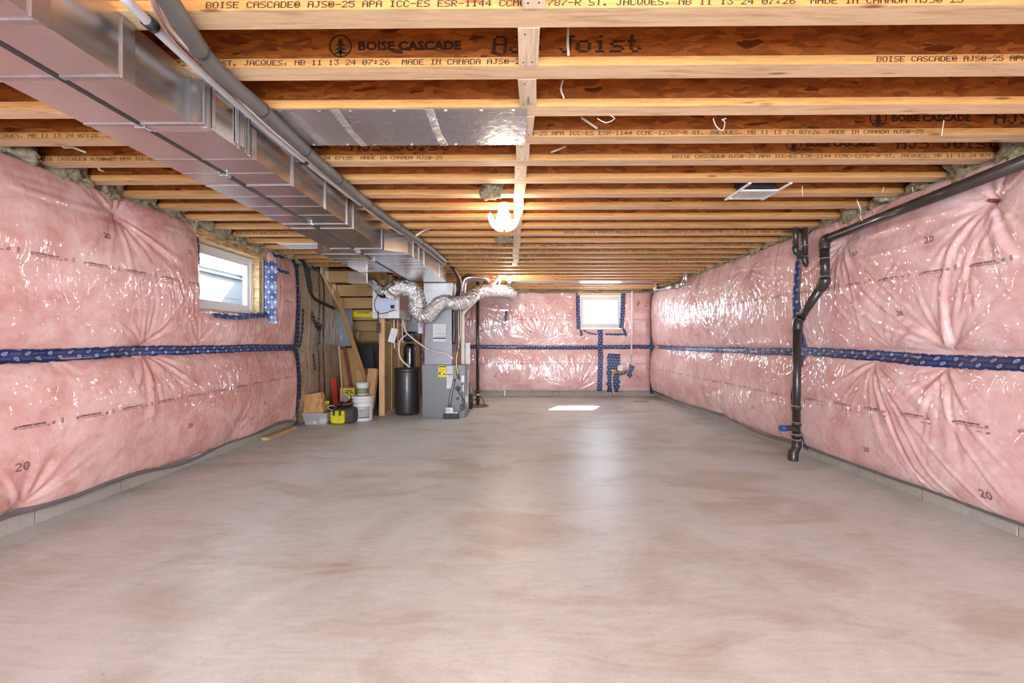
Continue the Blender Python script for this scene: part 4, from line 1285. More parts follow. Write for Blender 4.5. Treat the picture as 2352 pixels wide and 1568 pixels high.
for r in range(6):
    yy = y0f + 0.03 + r * 0.062
    c = 0
    xx = -0.38
    while xx < x1f - 0.06:
        w = random.choice((0.03, 0.045, 0.02))
        for q in range(4):
            mb.add([(xx, yy + q * 0.009, ZC - 0.0135), (xx + w * random.uniform(0.7, 1), yy + q * 0.009, ZC - 0.0135), (xx + w * 0.9, yy + q * 0.009 + 0.003, ZC - 0.0135), (xx, yy + q * 0.009 + 0.003, ZC - 0.0135)], [(3, 2, 1, 0)])
        xx += w + random.choice((0.008, 0.02))
for r in range(6):
    yy = y0f + 0.03 + r * 0.062
    xx = -0.86
    while xx < -0.48:
        w = random.choice((0.03, 0.045, 0.02))
        for q in range(4):
            mb.add([(xx, yy + q * 0.009, ZC - 0.0135), (xx + w, yy + q * 0.009, ZC - 0.0135), (xx + w, yy + q * 0.009 + 0.0025, ZC - 0.0135), (xx, yy + q * 0.009 + 0.0025, ZC - 0.0135)], [(3, 2, 1, 0)])
        xx += w + random.choice((0.01, 0.025))
part('printed_lines', mb, M['ink_red'], fp, kind='stuff')
mb = MB()
for xx in (-1.2, -1.0, -0.84, -0.62, -0.36, -0.18, -0.02):
    for yy in (y0f + 0.01, y1f - 0.012):
        mb.box((xx, yy, ZC - 0.008), (xx + 0.014, yy + 0.004, ZC - 0.003))
part('staples', mb, M['steel'], fp, kind='stuff')
# foil strip deeper in the room
Yj = JY0 + JDY * 21
solo('foil_pan', MB().box((-0.2, Yj + 0.02, ZC - 0.006), (2.6, Yj + JDY + 0.05, ZC - 0.002)), M['galv2'], 'narrow foil sheet under the joists near the back wall', 'foil sheet')

# ---- registers under joists
def register(name, label, x0, x1, y0, y1, gy0, gy1):
    t = thing(name, label, 'vent grille', ((x0 + x1) / 2, (y0 + y1) / 2, ZC - 0.02))
    for xx in (x0, x1 - 0.022):
        part('rail', MB().box((xx, y0, ZC - 0.010), (xx + 0.022, y1, ZC - 0.001), 0.002), M['white'], t)
    for (a, b) in ((gy0, gy0 + 0.025), (gy1 - 0.025, gy1)):
        part('frame_bar', MB().box((x0 + 0.02, a, ZC - 0.014), (x1 - 0.02, b, ZC - 0.004), 0.002), M['white'], t)
    n = 16
    for k in range(n):
        xx = x0 + 0.04 + (x1 - x0 - 0.08) * k / (n - 1)
        part('louvre', MB().beam((xx, gy0 + 0.02, ZC - 0.010), (xx, gy1 - 0.02, ZC - 0.010), 0.003, 0.014, up=(0.5, 0, 1)), M['white'], t)
    part('boot', MB().box((x0 + 0.03, gy0 + 0.01, ZC + 0.01), (x1 - 0.03, gy1 - 0.01, ZC + 0.12)), M['seam'], t, 'dark duct boot behind the louvres')
    return t
register('vent_grille', 'white louvred vent grille under the joists, right side of ceiling', 1.70, 2.02, 3.07, 3.43, 3.20, 3.40)
register('vent_grille', 'white louvred vent grille under the joists, above the left window', -2.80, -2.30, 4.86, 5.16, 4.88, 5.15)

# ================================================================== LIGHTS
pl = thing('ceiling_lamp', 'lit white ceiling lamp with frosted glass petals', 'lamp', (-0.10, 3.50, 2.14))
c = (-0.10, 3.50, 0)
part('canopy', MB().lathe((c[0], c[1], ZC - 0.028), [(0.012, -0.005), (0.045, -0.003), (0.056, 0.006), (0.056, 0.012), (0.04, 0.026)], 28), M['white'], pl)
part('stem', MB().lathe((c[0], c[1], 2.235), [(0.03, 0.0), (0.022, 0.02), (0.018, 0.06), (0.022, 0.10)], 18), M['white'], pl)
for k in range(5):
    a0 = -PI / 2 + 2 * PI * k / 5
    vs, fs = [], []
    nu_, nv_ = 10, 8
    for j in range(nv_ + 1):
        tt = j / nv_
        r = 0.045 + 0.092 * math.sin(tt * 1.45) / math.sin(1.45)
        z = 2.125 + 0.125 * tt ** 1.7
        hw = 0.53 * (0.75 + 0.25 * math.sin(PI * min(tt * 0.9 + 0.1, 1))) * (1 if tt < 0.85 else (1 - (tt - 0.85) * 1.6))
        for i in range(nu_ + 1):
            a = a0 + hw * (i / nu_ * 2 - 1)
            vs.append((c[0] + r * math.cos(a), c[1] + r * math.sin(a), z))
    n0 = len(vs)
    vs += [(c[0] + (v[0] - c[0]) * 0.955, c[1] + (v[1] - c[1]) * 0.955, v[2] + 0.004) for v in vs]
    m_ = nu_ + 1
    for j in range(nv_):
        for i in range(nu_):
            fs.append((j * m_ + i, j * m_ + i + 1, (j + 1) * m_ + i + 1, (j + 1) * m_ + i))
            fs.append((n0 + (j + 1) * m_ + i, n0 + (j + 1) * m_ + i + 1, n0 + j * m_ + i + 1, n0 + j * m_ + i))
    part('glass_petal', MB().add(vs, fs, True), M['shade'], pl)
part('bulb', MB().lathe((c[0], c[1], 2.16), [(0.004, 0), (0.028, 0.01), (0.034, 0.035), (0.02, 0.07), (0.014, 0.085)], 16), M['bulb'], pl)
part('finial', MB().lathe((c[0], c[1], 2.125), [(0.004, 0), (0.016, 0.008), (0.045, 0.014), (0.045, 0.02)], 16), M['white'], pl)
pb = thing('bare_bulb', 'lit bare bulb in a porcelain holder near the back', 'lamp', (-0.115, 7.30, 2.25))
part('lamp_holder', MB().lathe((-0.115, 7.30, 2.315), [(0.02, 0), (0.03, 0.012), (0.055, 0.025), (0.055, 0.042)], 20), M['white'], pb)
part('bulb', MB().lathe((-0.115, 7.30, 2.225), [(0.004, 0), (0.026, 0.010), (0.034, 0.036), (0.022, 0.07), (0.014, 0.092)], 16), M['bulb'], pb)

# ================================================================== RIGHT WALL PLUMBING
dr = thing('drain_pipe', 'black drain pipe along the top of the right wall and down to the floor', 'pipe', (2.86, 4.25, 0.0))
XP = 2.88
a = PX(2420, 345, XP); b = PX(1905, 546, XP)
part('horizontal_run', MB().tube([a, b], 0.040, 18, smooth_path=False), M['abs'], dr)
e1 = PX(1889, 575, XP); e2 = PX(1889, 648, XP)
e1 = Vector((XP - 0.0, b.y + 0.06, b.z - 0.09)); e2 = Vector((XP, b.y + 0.06, P(1889, 648, b.y + 0.06).z))
part('elbow', MB().tube([b, b + Vector((0, 0.055, -0.012)), e1], 0.045, 18, step=0.012), M['abs'], dr)
part('upper_drop', MB().tube([e1, e2], 0.040, 18, smooth_path=False), M['abs'], dr)
d1 = P(1843, 738, 4.24); d1.x = 2.845
part('slanted_pipe', MB().tube([e2 + (d1 - e2) * 0.08, d1], 0.038, 18, smooth_path=False), M['abs'], dr)
part('elbow', MB().tube([e2 + Vector((0, 0, 0.03)), e2, e2 + (d1 - e2) * 0.16], 0.046, 18, step=0.012), M['abs'], dr)
d2 = Vector((2.845, 4.255, d1.z - 0.05)); d3 = Vector((2.845, 4.27, 0.14))
part('elbow', MB().tube([d1 + (e2 - d1) * 0.12, d1, d2 - Vector((0, 0, 0.03))], 0.046, 18, step=0.012), M['abs'], dr)
part('lower_drop', MB().tube([d2, d3], 0.038, 18, smooth_path=False), M['abs'], dr)
d4 = Vector((2.80, 4.25, 0.03))
part('floor_elbow', MB().tube([d3 + Vector((0, 0, 0.05)), d3, d3 + Vector((-0.035, -0.01, -0.06)), d4, d4 - Vector((0, 0, 0.035))], 0.048, 18, step=0.012), M['abs'], dr)
zt = P(1820, 983, 4.27).z
part('cleanout_arm', MB().tube([(2.845, 4.27, zt - 0.05), (2.80, 4.25, zt), (2.70, 4.24, zt + 0.005)], 0.027, 16, step=0.02), M['abs'], dr)
part('cleanout_plug', MB().tube([(2.715, 4.243, zt + 0.004), (2.665, 4.233, zt + 0.006)], 0.031, 16, smooth_path=False), M['blueplug'], dr, 'blue cleanout plug')
def collar(p, ax, r, parent, m=None, w=0.05):
    ax = Vector(ax).normalized()
    part('coupling', MB().tube([Vector(p) - ax * w / 2, Vector(p) + ax * w / 2], r, 18, smooth_path=False), m or M['abs'], parent)
for zz in (P(1835, 935, 4.27).z, zt + 0.045, zt - 0.075, 0.19):
    collar((2.845, 4.265, zz), (0, 0, 1), 0.045, dr, w=0.03 if zz != 0.19 else 0.02)
    part('joint_ring', MB().tube([(2.845, 4.265, zz + 0.014), (2.845, 4.265, zz + 0.019)], 0.0455, 18, smooth_path=False), M['abs_line'], dr)
for zz in (e1.z - 0.09, e2.z + 0.05):
    part('joint_ring', MB().tube([(XP, e1.y, zz), (XP, e1.y, zz + 0.005)], 0.0425, 18, smooth_path=False), M['abs_line'], dr)

dp = thing('drain_trap', 'black trap with two risers from the joists beside the right drain pipe', 'pipe', (2.8, 4.4, 2.0))
Yt = 4.30
p1t = P(1827, 530, Yt); p1b = P(1827, 572, Yt); p2t = P(1848, 530, Yt); p2b = P(1848, 598, Yt)
p1t.z = ZC + 0.1; p2t.z = ZC + 0.1
part('riser', MB().tube([p1t, p1b], 0.029, 16, smooth_path=False), M['abs'], dp)
part('riser', MB().tube([p2t, p2b], 0.029, 16, smooth_path=False), M['abs'], dp)
part('branch', MB().tube([p1b + Vector((0, 0, 0.02)), p1b - Vector((0, 0, 0.02)), P(1838, 585, Yt), P(1848, 592, Yt)], 0.031, 16, step=0.01), M['abs'], dp)
part('trap_bend', MB().tube([p2b + Vector((0, 0, 0.04)), P(1848, 598, Yt), P(1852, 606, Yt), P(1861, 608, Yt), P(1869, 602, Yt), P(1870, 588, Yt)], 0.032, 16, step=0.01), M['abs'], dp)
part('trap_arm', MB().tube([P(1870, 592, Yt), P(1869, 580, Yt), P(1872, 574, Yt), P(1884, 571, Yt)], 0.027, 16, step=0.01), M['abs'], dp)
for (q0, r) in ((P(1848, 565, Yt), 0.034), (P(1848, 590, Yt), 0.036)):
    part('joint_ring', MB().tube([q0, q0 + Vector((0, 0, 0.006))], r, 16, smooth_path=False), M['abs_line'], dp)

hs = thing('hanger_strap', 'thin perforated strap hanging the black pipe from a joist', 'strap', (2.88, 3.6, 2.2))
q = PX(1990, 500, 2.88)
part('strap_loop', MB().tube([(2.80, q.y, ZC + 0.01), (2.835, q.y, q.z + 0.06), (2.83, q.y, q.z), (2.88, q.y, q.z - 0.045), (2.93, q.y, q.z), (2.93, q.y + 0.02, ZC)], 0.004, 6, step=0.02), M['steel'], hs)

gp = thing('round_duct', 'small galvanised round duct along the top of the right wall near the back', 'duct', (2.9, 7.7, 2.2))
g0 = P(1520, 668, 8.35); g1 = P(1572, 655, 7.25)
g0.z = 2.245; g1.z = 2.20; g0.x = 2.86; g1.x = 2.89
part('straight_pipe', MB().tube([g0, g1], 0.052, 18, smooth_path=False), M['galv'], gp)
part('elbow', MB().tube([g1, g1 + Vector((0, -0.06, 0.01)), g1 + Vector((0.0, -0.10, 0.07)), g1 + Vector((0, -0.10, 0.20))], 0.055, 18, step=0.02), M['galv'], gp)
part('elbow', MB().tube([g0, g0 + Vector((-0.05, 0.05, 0.02)), g0 + Vector((-0.06, 0.06, 0.16))], 0.053, 18, step=0.02), M['galv'], gp)

# ================================================================== BACK WALL FITTINGS
sp = thing('sump_pipe', 'tall black pipe rising from the round sump cover', 'pipe', (-0.71, 7.83, 0.0))
zc_ = 0.0
part('sump_cover', MB().lathe((-0.70, 7.83, 0.0), [(0.19, 0.0), (0.19, 0.014), (0.17, 0.02), (0.05, 0.024)], 32), M['iron'], sp, 'round brown floor cover')
part('riser', MB().tube([(-0.715, 7.83, 0.02), (-0.715, 7.83, ZC + 0.1)], 0.031, 14, smooth_path=False), M['abs'], sp)
for zz in (0.10, 0.19, 0.25):
    part('fitting', MB().tube([(-0.715, 7.83, zz), (-0.715, 7.83, zz + 0.04)], 0.046, 14, smooth_path=False), M['brass'] if zz == 0.19 else M['abs'], sp)
part('power_cord', MB().tube([(-0.715, 7.80, 0.2), (-0.64, 7.76, 0.17), (-0.60, 7.76, 0.10), (-0.58, 7.78, 0.025)], 0.007, 8, step=0.02), M['black'], sp)
part('power_cord', MB().tube([(-0.74, 7.80, 0.14), (-0.84, 7.74, 0.10), (-0.88, 7.74, 0.03)], 0.007, 8, step=0.02), M['black'], sp)

solo('water_pipe', MB().tube([P(1452, 668, YB - 0.15), P(1452, 730, YB - 0.15), P(1450, 815, YB - 0.15)], 0.017, 12), M['white'], 'thin white vertical pipe right of the back window', 'pipe')
wv = thing('water_service', 'water entry with brass valve and blue hose on the back wall', 'plumbing', P(1408, 908, YB - 0.2))
Yw = YB - 0.17
part('hose', MB().tube([P(1407, 856, Yw), P(1406, 872, Yw), P(1407, 892, Yw)], 0.016, 10), M['conduit'], wv)
part('valve', MB().tube([P(1408, 862, Yw), P(1409, 850, Yw)], 0.026, 10, smooth_path=False).box(P(1404, 852, Yw - 0.02), P(1414, 848, Yw + 0.02), 0.004), M['brass'], wv)
part('lower_fitting', MB().tube([P(1407, 890, Yw), P(1409, 900, Yw), P(1412, 909, Yw)], 0.024, 10), M['beige'], wv)
part('meter_box', MB().box(P(1418, 851, Yw + 0.04), P(1431, 839, Yw), 0.006), M['white'], wv, 'small white meter box')
part('branch_pipe', MB().tube([P(1410, 853, Yw), P(1425, 856, Yw), P(1440, 850, Yw)], 0.014, 10), M['copper'], wv)
part('manifold', MB().tube([P(1451, 815, Yw), P(1449, 840, Yw), P(1449, 860, Yw), P(1455, 864, Yw)], 0.014, 10).tube([P(1446, 852, Yw), P(1456, 850, Yw)], 0.012, 8, smooth_path=False), M['beige'], wv)
strip(Bk, 'sealing_tape', 'crumpled blue tape wrapped around the water branch, back wall', [Bk.uv(1448, 838), Bk.uv(1443, 850), Bk.uv(1440, 866)], lambda t: 0.12 - 0.05 * t, seed=41, off=0.15, jag=0.02)
strip(Bk, 'sealing_tape', 'short slanted blue tape between the water shutoff and the branch', [Bk.uv(1421, 860), Bk.uv(1438, 853)], 0.05, seed=42, off=0.08)
solo('cardboard_scrap', MB().box((2.40, 8.35, 0.0), (2.66, 8.55, 0.006)).xform(Matrix.Rotation(0, 4, 'Z')), M['card'], 'flat brown cardboard scrap on the floor near the back right corner', 'cardboard')

# ================================================================== GREY FILM WALL, STAIRS, STORAGE CORNER
G = Wall('L', 33); G.sc = 0.35
G.seams += [(6.72, 0.05, 0.02)]
G.pinch(730, 735, n=16, L=0.4, amp=0.010, dent=0.02)
G.pinch(700, 930, 20, 160, n=14, L=0.5, amp=0.010, dent=0.02)
G.pinch(690, 790, -60, 60, n=10, L=0.4, amp=0.010, dent=0.02)
G.crease([(717, 650), (716, 750), (714, 900)], 0.02, 0.02)
bg = blanket(G, 'insulation_blanket', 'grey brown insulation under film between the pink wall and the stairs', 5.93, 6.70, 0.02, 2.32, M['grey_film'], 0.014)
bg2 = blanket(G, 'insulation_blanket', 'brown insulation under film beneath the stairs, left of the leaning boards', 6.74, 7.9, 0.02, 2.32, M['grey_film'], 0.016)
def gstrip(label, pts, w, seed, **kw):
    o = strip(G, 'sealing_tape', label, [G.uv(*p) for p in pts], w, seed=seed, off=0.012, **kw)
    o.data.materials[0] = M['tape_dark']
gstrip('narrow dark tape, left one on the grey film wall', [(699, 708), (698, 760), (697, 800)], 0.05, 51)
gstrip('short narrow dark tape low on the grey film wall', [(724, 812), (726, 850)], 0.05, 52)
gstrip('crumpled dark tape cluster on the grey film wall', [(719, 722), (728, 738), (738, 765), (740, 790)], lambda t: 0.14 - 0.10 * t, 53, jag=0.02)
gstrip('crumpled dark tape tail beside the cluster on the grey film wall', [(736, 752), (752, 750)], 0.07, 54, jag=0.015)
gstrip('tapering dark tape at the top of the grey film wall', [(713, 612), (716, 640), (721, 680)], lambda t: 0.11 - 0.06 * t, 55, jag=0.01)
gstrip('long thin dark tape down the joint of the grey film wall', [(737, 622), (737, 760), (736, 935)], 0.035, 56, nacross=3)
gstrip('dark tape along the top edge of the grey film wall', [(676, 597), (705, 607), (738, 621)], 0.06, 57)
gstrip('dark tape along the floor edge of the grey film wall', [(690, 968), (695, 966)], 0.07, 58)
solo('black_hose', MB().tube([G.w(np.array(G.uv(*p)[0]), np.array(G.uv(*p)[1]), np.array(0.10)) for p in ((684, 592), (697, 605), (705, 640), (711, 668), (722, 686), (745, 698), (766, 708))], 0.022, 12, step=0.03), M['black'], 'black hose curving down the grey film wall', 'hose')
solo('wall_stud', MB().box((XL + 0.02, 5.76, 0.09), (XL + 0.06, 5.83, 0.35)), M['pine_z'], 'short end of a pine stud at the far foot of the left pink wall', 'wood')
solo('wood_plank', MB().box((-0.045, -0.34, 0), (0.045, 0.34, 0.038), 0.002).xform(Matrix.Translation(PZ(643, 997, 0.0)) @ Matrix.Rotation(0.02, 4, 'Z')), M['pine_y'], 'pine plank lying on the floor at the left wall foot', 'plank')

st = thing('staircase', 'wooden basement stairs seen from underneath at the back left', 'stairs', (-2.6, 8.0, 0))
for i in range(10):
    yy = 6.70 + 0.262 * i; zt_ = 2.36 - 0.187 * i
    rz = part('riser', MB().box((-3.04, yy, zt_ - 0.205), (-2.27, yy + 0.018, zt_), 0.002), M['stair'], st)
    part('tread', MB().box((-3.04, yy + 0.0, zt_ - 0.022), (-2.27, yy + 0.285, zt_ + 0.004), 0.003), M['stair'], st)
    part('wedge', MB().box((-3.045, yy - 0.05, zt_ - 0.17), (-2.995, yy, zt_ - 0.025)), M['pine_pale'], st, 'pale glue wedge')
    part('cleat_block', MB().box((-2.72 + 0.05 * (i % 2), yy - 0.035, zt_ - 0.065), (-2.36, yy, zt_ - 0.024)), M['stair'], st)
    if i == 3:
        part('caution_label', MB().box((-2.97, yy - 0.003, zt_ - 0.15), (-2.52, yy, zt_ - 0.055)), M['yellow'], st, 'yellow caution label')
        tv, tf = text_mesh('"CAUTION"', 0.045, 0.001)
        part('label_lettering', MB().add([(-2.86 + p[0], yy - 0.005, zt_ - 0.09 + p[1]) for p in tv], tf), M['ink_black'], st, kind='stuff')
        part('warning_label', MB().box((-2.44, yy - 0.003, zt_ - 0.17), (-2.30, yy, zt_ - 0.02)), M['red'], st, 'red warning label')
        mbw = MB()
        for q in range(5):
            mbw.box((-2.435, yy - 0.006, zt_ - 0.16 + q * 0.03), (-2.425, yy - 0.003, zt_ - 0.145 + q * 0.03)).box((-2.41, yy - 0.006, zt_ - 0.155 + q * 0.026), (-2.33, yy - 0.003, zt_ - 0.148 + q * 0.026))
        part('label_marks', mbw, M['paper'], st, kind='stuff')
for xs in (-3.08, -2.25):
    part('stringer', MB().add([(xs, 6.55, 2.28), (xs, 6.55, 2.55), (xs, 9.25, 0.62), (xs, 9.25, 0.36), (xs + 0.036, 6.55, 2.28), (xs + 0.036, 6.55, 2.55), (xs + 0.036, 9.25, 0.62), (xs + 0.036, 9.25, 0.36)],
                              [(3, 2, 1, 0), (4, 5, 6, 7), (0, 1, 5, 4), (1, 2, 6, 5), (2, 3, 7, 6), (3, 0, 4, 7)]), M['pine_y'] if xs < -3 else M['stair'], st)
solo('stair_shade_sheet', MB().box((-3.02, 7.93, 0.0), (-2.27, 7.95, 1.18)), M['dark'], 'dark sheet added as shade under the stairs', 'board')  # added sheet, the shade under the stairs is put into its colour

# partition beside the stairs
pt = thing('stud_partition', 'insulated stud partition beside the stairs behind the black tanks', 'partition', (-2.2, 8.0, 0))
part('end_stud', MB().box((-2.225, 6.77, 0.04), (-2.135, 6.808, 2.20), 0.003), M['pine_z'], pt, 'pine end stud facing the room')
part('bottom_plate', MB().box((-2.225, 6.77, 0.0), (-2.135, 9.3, 0.038)), M['pine_y'], pt)
for yy in (7.18, 7.6, 8.0, 8.4, 8.8, 9.2):
    part('stud', MB().box((-2.225, yy, 0.038), (-2.135, yy + 0.038, ZC)), M['pine_z'], pt)
part('batt', MB().box((-2.21, 6.81, 0.038), (-2.145, 9.29, 1.55)), M['pwool'], pt, 'yellow brown wool batts under film')
part('blocking', MB().box((-2.225, 6.81, 1.50), (-2.13, 9.25, 1.54)), M['pine_y'], pt)
part('upper_sheet', MB().box((-2.215, 6.82, 1.54), (-2.19, 9.25, ZC)), M['pwool'], pt)

# items in the storage corner
Xf = lambda px, Y: P(px, 900, Y).x
bn = thing('storage_bin', 'clear plastic storage bin with oddments under the paper bag', 'bin', (Xf(727, 6.1), 6.12, 0))
bx0, bx1 = Xf(698, 6.0), Xf(752, 6.0)
vs = []
for (zz, e) in ((0.0, -0.02), (0.165, 0.012)):
    vs += [(bx0 - e, 5.98 - e, zz), (bx1 + e, 5.98 - e, zz), (bx1 + e, 6.26 + e, zz), (bx0 - e, 6.26 + e, zz)]
part('tub', MB().add(vs, [(3, 2, 1, 0), (0, 1, 5, 4), (1, 2, 6, 5), (2, 3, 7, 6), (3, 0, 4, 7)]), M['bin'], bn)
rimb = MB()
for (a_, b_) in (((bx0 - 0.025, 5.955, 0.158), (bx1 + 0.025, 5.975, 0.174)), ((bx0 - 0.025, 6.265, 0.158), (bx1 + 0.025, 6.285, 0.174)), ((bx0 - 0.028, 5.955, 0.158), (bx0 - 0.008, 6.285, 0.174)), ((bx1 + 0.008, 5.955, 0.158), (bx1 + 0.028, 6.285, 0.174))):
    rimb.box(a_, b_, 0.004)
part('rim', rimb, M['bin'], bn)
part('lid_board', MB().box((bx0, 5.99, 0.166), (bx1, 6.26, 0.172)), M['bin'], bn)
for k, (dx, dy, sz, mm) in enumerate(((0.05, 0.05, 0.045, 'white'), (0.12, 0.06, 0.05, 'paper'), (0.19, 0.04, 0.035, 'black'), (0.09, 0.14, 0.05, 'card'))):
    solo('small_box', MB().box((bx0 + dx, 5.98 + dy, 0.004), (bx0 + dx + sz, 5.98 + dy + sz, 0.004 + sz), 0.004), M[mm],
         ['small white box at the left in the clear bin', 'small white label box in the middle of the clear bin', 'small black box at the front of the clear bin', 'small brown box at the back of the clear bin'][k], 'box')
solo('rag_ball', MB().lathe((bx1 - 0.09, 6.08, 0.004), [(0.02, 0), (0.06, 0.02), (0.075, 0.05), (0.06, 0.085), (0.02, 0.1)], 14), M['paper'], 'crumpled white rag in the clear bin', 'rag')

def paper_bag():
    n = 14; rows = 12
    x0, x1 = Xf(699, 6.05), Xf(741, 6.05); yc = 6.10
    vs, fs = [], []
    per = []
    for k in range(4 * n):
        s_, e = divmod(k, n); f = e / n
        per.append([(f, 0), (1, f), (1 - f, 1), (0, 1 - f)][s_])
    for j in range(rows + 1):
        t_ = j / rows
        for k, (fx, fy) in enumerate(per):
            pinch_ = 1 - 0.10 * t_
            xx = x0 + (x1 - x0) * fx + (0.02 - 0.05 * t_) * (0.5 if fx < 0.5 else 0.9) * (1 if fx > 0.5 else 0.4)
            yy = yc - 0.08 + 0.16 * (0.5 + (fy - 0.5) * (1 - 0.5 * t_))
            zz = 0.174 + 0.25 * t_ + (0.006 * math.sin(k * 0.7) + 0.035 * fx) * (t_ ** 3)
            nz = mnoise.noise(Vector((xx * 14, yy * 14, zz * 11))) * 0.022 + mnoise.noise(Vector((xx * 35, yy * 35, zz * 28))) * 0.006
            vs.append((xx + nz, yy + nz * 0.8, zz))
    m_ = len(per)
    for j in range(rows):
        for k in range(m_):
            k2 = (k + 1) % m_
            fs.append((j * m_ + k, j * m_ + k2, (j + 1) * m_ + k2, (j + 1) * m_ + k))
    mb = MB().add(vs, fs)
    mb.f.append(tuple(range(m_ - 1, -1, -1))); mb.smooth.append(False)
    return mb
solo('paper_bag', paper_bag(), M['kraft'], 'crumpled brown paper bag on the clear storage bin', 'bag')

tb = thing('tool_bag', 'yellow and grey fabric tool bag on the floor beside the white bucket', 'bag', (Xf(785, 6.2), 6.2, 0))
def soft_box(a, b, bulge, seed, n=8):
    bm = bmesh.new(); bmesh.ops.create_cube(bm, size=2)
    bmesh.ops.subdivide_edges(bm, edges=list(bm.edges), cuts=n, use_grid_fill=True)
    ca = [(a[i] + b[i]) / 2 for i in range(3)]; h = [(b[i] - a[i]) / 2 for i in range(3)]
    vs = []
    for v in bm.verts:
        p_ = v.co
        r = max(0.001, (abs(p_.x) ** 6 + abs(p_.y) ** 6 + abs(p_.z) ** 6) ** (1 / 6))
        q_ = p_ / r
        nn = mnoise.noise(q_ * 2.3 + Vector((seed, 0, 0))) * bulge
        vs.append(Vector((ca[0] + q_.x * h[0] * (1 + nn), ca[1] + q_.y * h[1] * (1 + nn), ca[2] + q_.z * h[2] * (1 + nn * 0.5))))
    bm.verts.index_update()
    zmin = min(v.z for v in vs)
    mb = MB().add([(v.x, v.y, v.z - zmin + a[2]) for v in vs], [[v.index for v in f.verts] for f in bm.faces], True)
    bm.free()
    return mb
tx0, tx1, tx2 = Xf(761, 6.07), Xf(793, 6.07), Xf(811, 6.07)
part('front_panel', soft_box((tx0, 6.02, 0.01), (tx1, 6.10, 0.20), 0.06, 1), M['yellowbag'], tb, 'yellow front panel')
part('body', soft_box((tx0 + 0.01, 6.07, 0.0), (tx2, 6.38, 0.225), 0.06, 4), M['greybag'], tb, 'grey bag body')
for xx in (tx0 + 0.045, tx0 + 0.135):
    part('strap', MB().box((xx, 6.005, 0.135), (xx + 0.026, 6.03, 0.235), 0.004), M['black'], tb)
part('handle', MB().tube([(tx0 + 0.05, 6.05, 0.21), (tx0 + 0.06, 6.08, 0.27), (tx0 + 0.14, 6.1, 0.28), (tx0 + 0.15, 6.05, 0.21)], 0.012, 8, step=0.02), M['black'], tb)

bk = thing('bucket', 'large white lidded bucket with a grey label', 'bucket', (Xf(834, 6.4), 6.40, 0))
bc = (Xf(834, 6.4), 6.40, 0)
part('bucket_body', MB().lathe(bc, [(0.132, 0), (0.138, 0.01), (0.150, 0.26), (0.152, 0.285), (0.162, 0.287), (0.162, 0.297), (0.152, 0.30), (0.152, 0.315), (0.162, 0.318), (0.162, 0.328), (0.153, 0.33), (0.153, 0.345)], 36), M['white'], bk)
part('lid', MB().lathe(bc, [(0.165, 0.343), (0.168, 0.350), (0.168, 0.372), (0.16, 0.378), (0.14, 0.374), (0.02, 0.372)], 36), M['white'], bk)
def wrap(c, r0, r1, z0, z1, a0, a1, n=14):
    vs = []
    for z, r in ((z0, r0), (z1, r1)):
        for k in range(n + 1):
            a = a0 + (a1 - a0) * k / n
            vs.append((c[0] + r * math.cos(a), c[1] + r * math.sin(a), c[2] + z))
    return MB().add(vs, [(k, k + 1, n + 2 + k, n + 1 + k) for k in range(n)], True)
lb = part('label_wrap', wrap(bc, 0.1425, 0.1505, 0.05, 0.22, math.radians(205), math.radians(330)), M['paperg'], bk, 'grey printed label')
mbx = MB()
for (z0, z1, a0, a1) in ((0.195, 0.206, 255, 300), (0.15, 0.156, 215, 250), (0.13, 0.133, 215, 318), (0.11, 0.113, 225, 318), (0.09, 0.093, 225, 310), (0.205, 0.21, 270, 285)):
    w_ = wrap(bc, 0.1415 + z0 * 0.047, 0.1415 + z1 * 0.047, z0, z1, math.radians(a0), math.radians(a1))
    mbx.add(w_.v, w_.f)
part('label_lines', mbx, M['paper'], bk, kind='stuff')
part('label_band', wrap(bc, 0.1440, 0.1445, 0.05, 0.062, math.radians(205), math.radians(330)), M['black'], bk)
part('handle', MB().tube([(bc[0] - 0.158, bc[1], 0.30), (bc[0] - 0.165, bc[1] - 0.05, 0.22), (bc[0] - 0.14, bc[1] - 0.09, 0.17), (bc[0] - 0.12, bc[1] - 0.10, 0.155)], 0.004, 6, step=0.02), M['steel'], bk)
pa = thing('paint_pail', 'small white and green paint pail on the lid of the bucket', 'pail', (Xf(833, 6.38), 6.38, 0.376))
pc_ = (Xf(833, 6.38), 6.38, 0.376)
part('pail_body', MB().lathe(pc_, [(0.083, 0), (0.085, 0.01), (0.094, 0.185), (0.1, 0.188), (0.1, 0.2), (0.092, 0.2), (0.085, 0.19)], 28), M['white'], pa)
part('label_wrap', wrap(pc_, 0.0865, 0.0915, 0.035, 0.12, math.radians(180), math.radians(360)), M['green'], pa, 'green printed label')
part('base_band', wrap(pc_, 0.0855, 0.0862, 0.005, 0.022, math.radians(180), math.radians(360)), M['green'], pa)
part('handle', MB().tube([(pc_[0] - 0.097, pc_[1], 0.376 + 0.15), (pc_[0] - 0.07, pc_[1] - 0.075, 0.376 + 0.085), (pc_[0], pc_[1] - 0.1, 0.376 + 0.065), (pc_[0] + 0.07, pc_[1] - 0.075, 0.376 + 0.085), (pc_[0] + 0.097, pc_[1], 0.376 + 0.15)], 0.003, 6, step=0.02), M['steel'], pa)

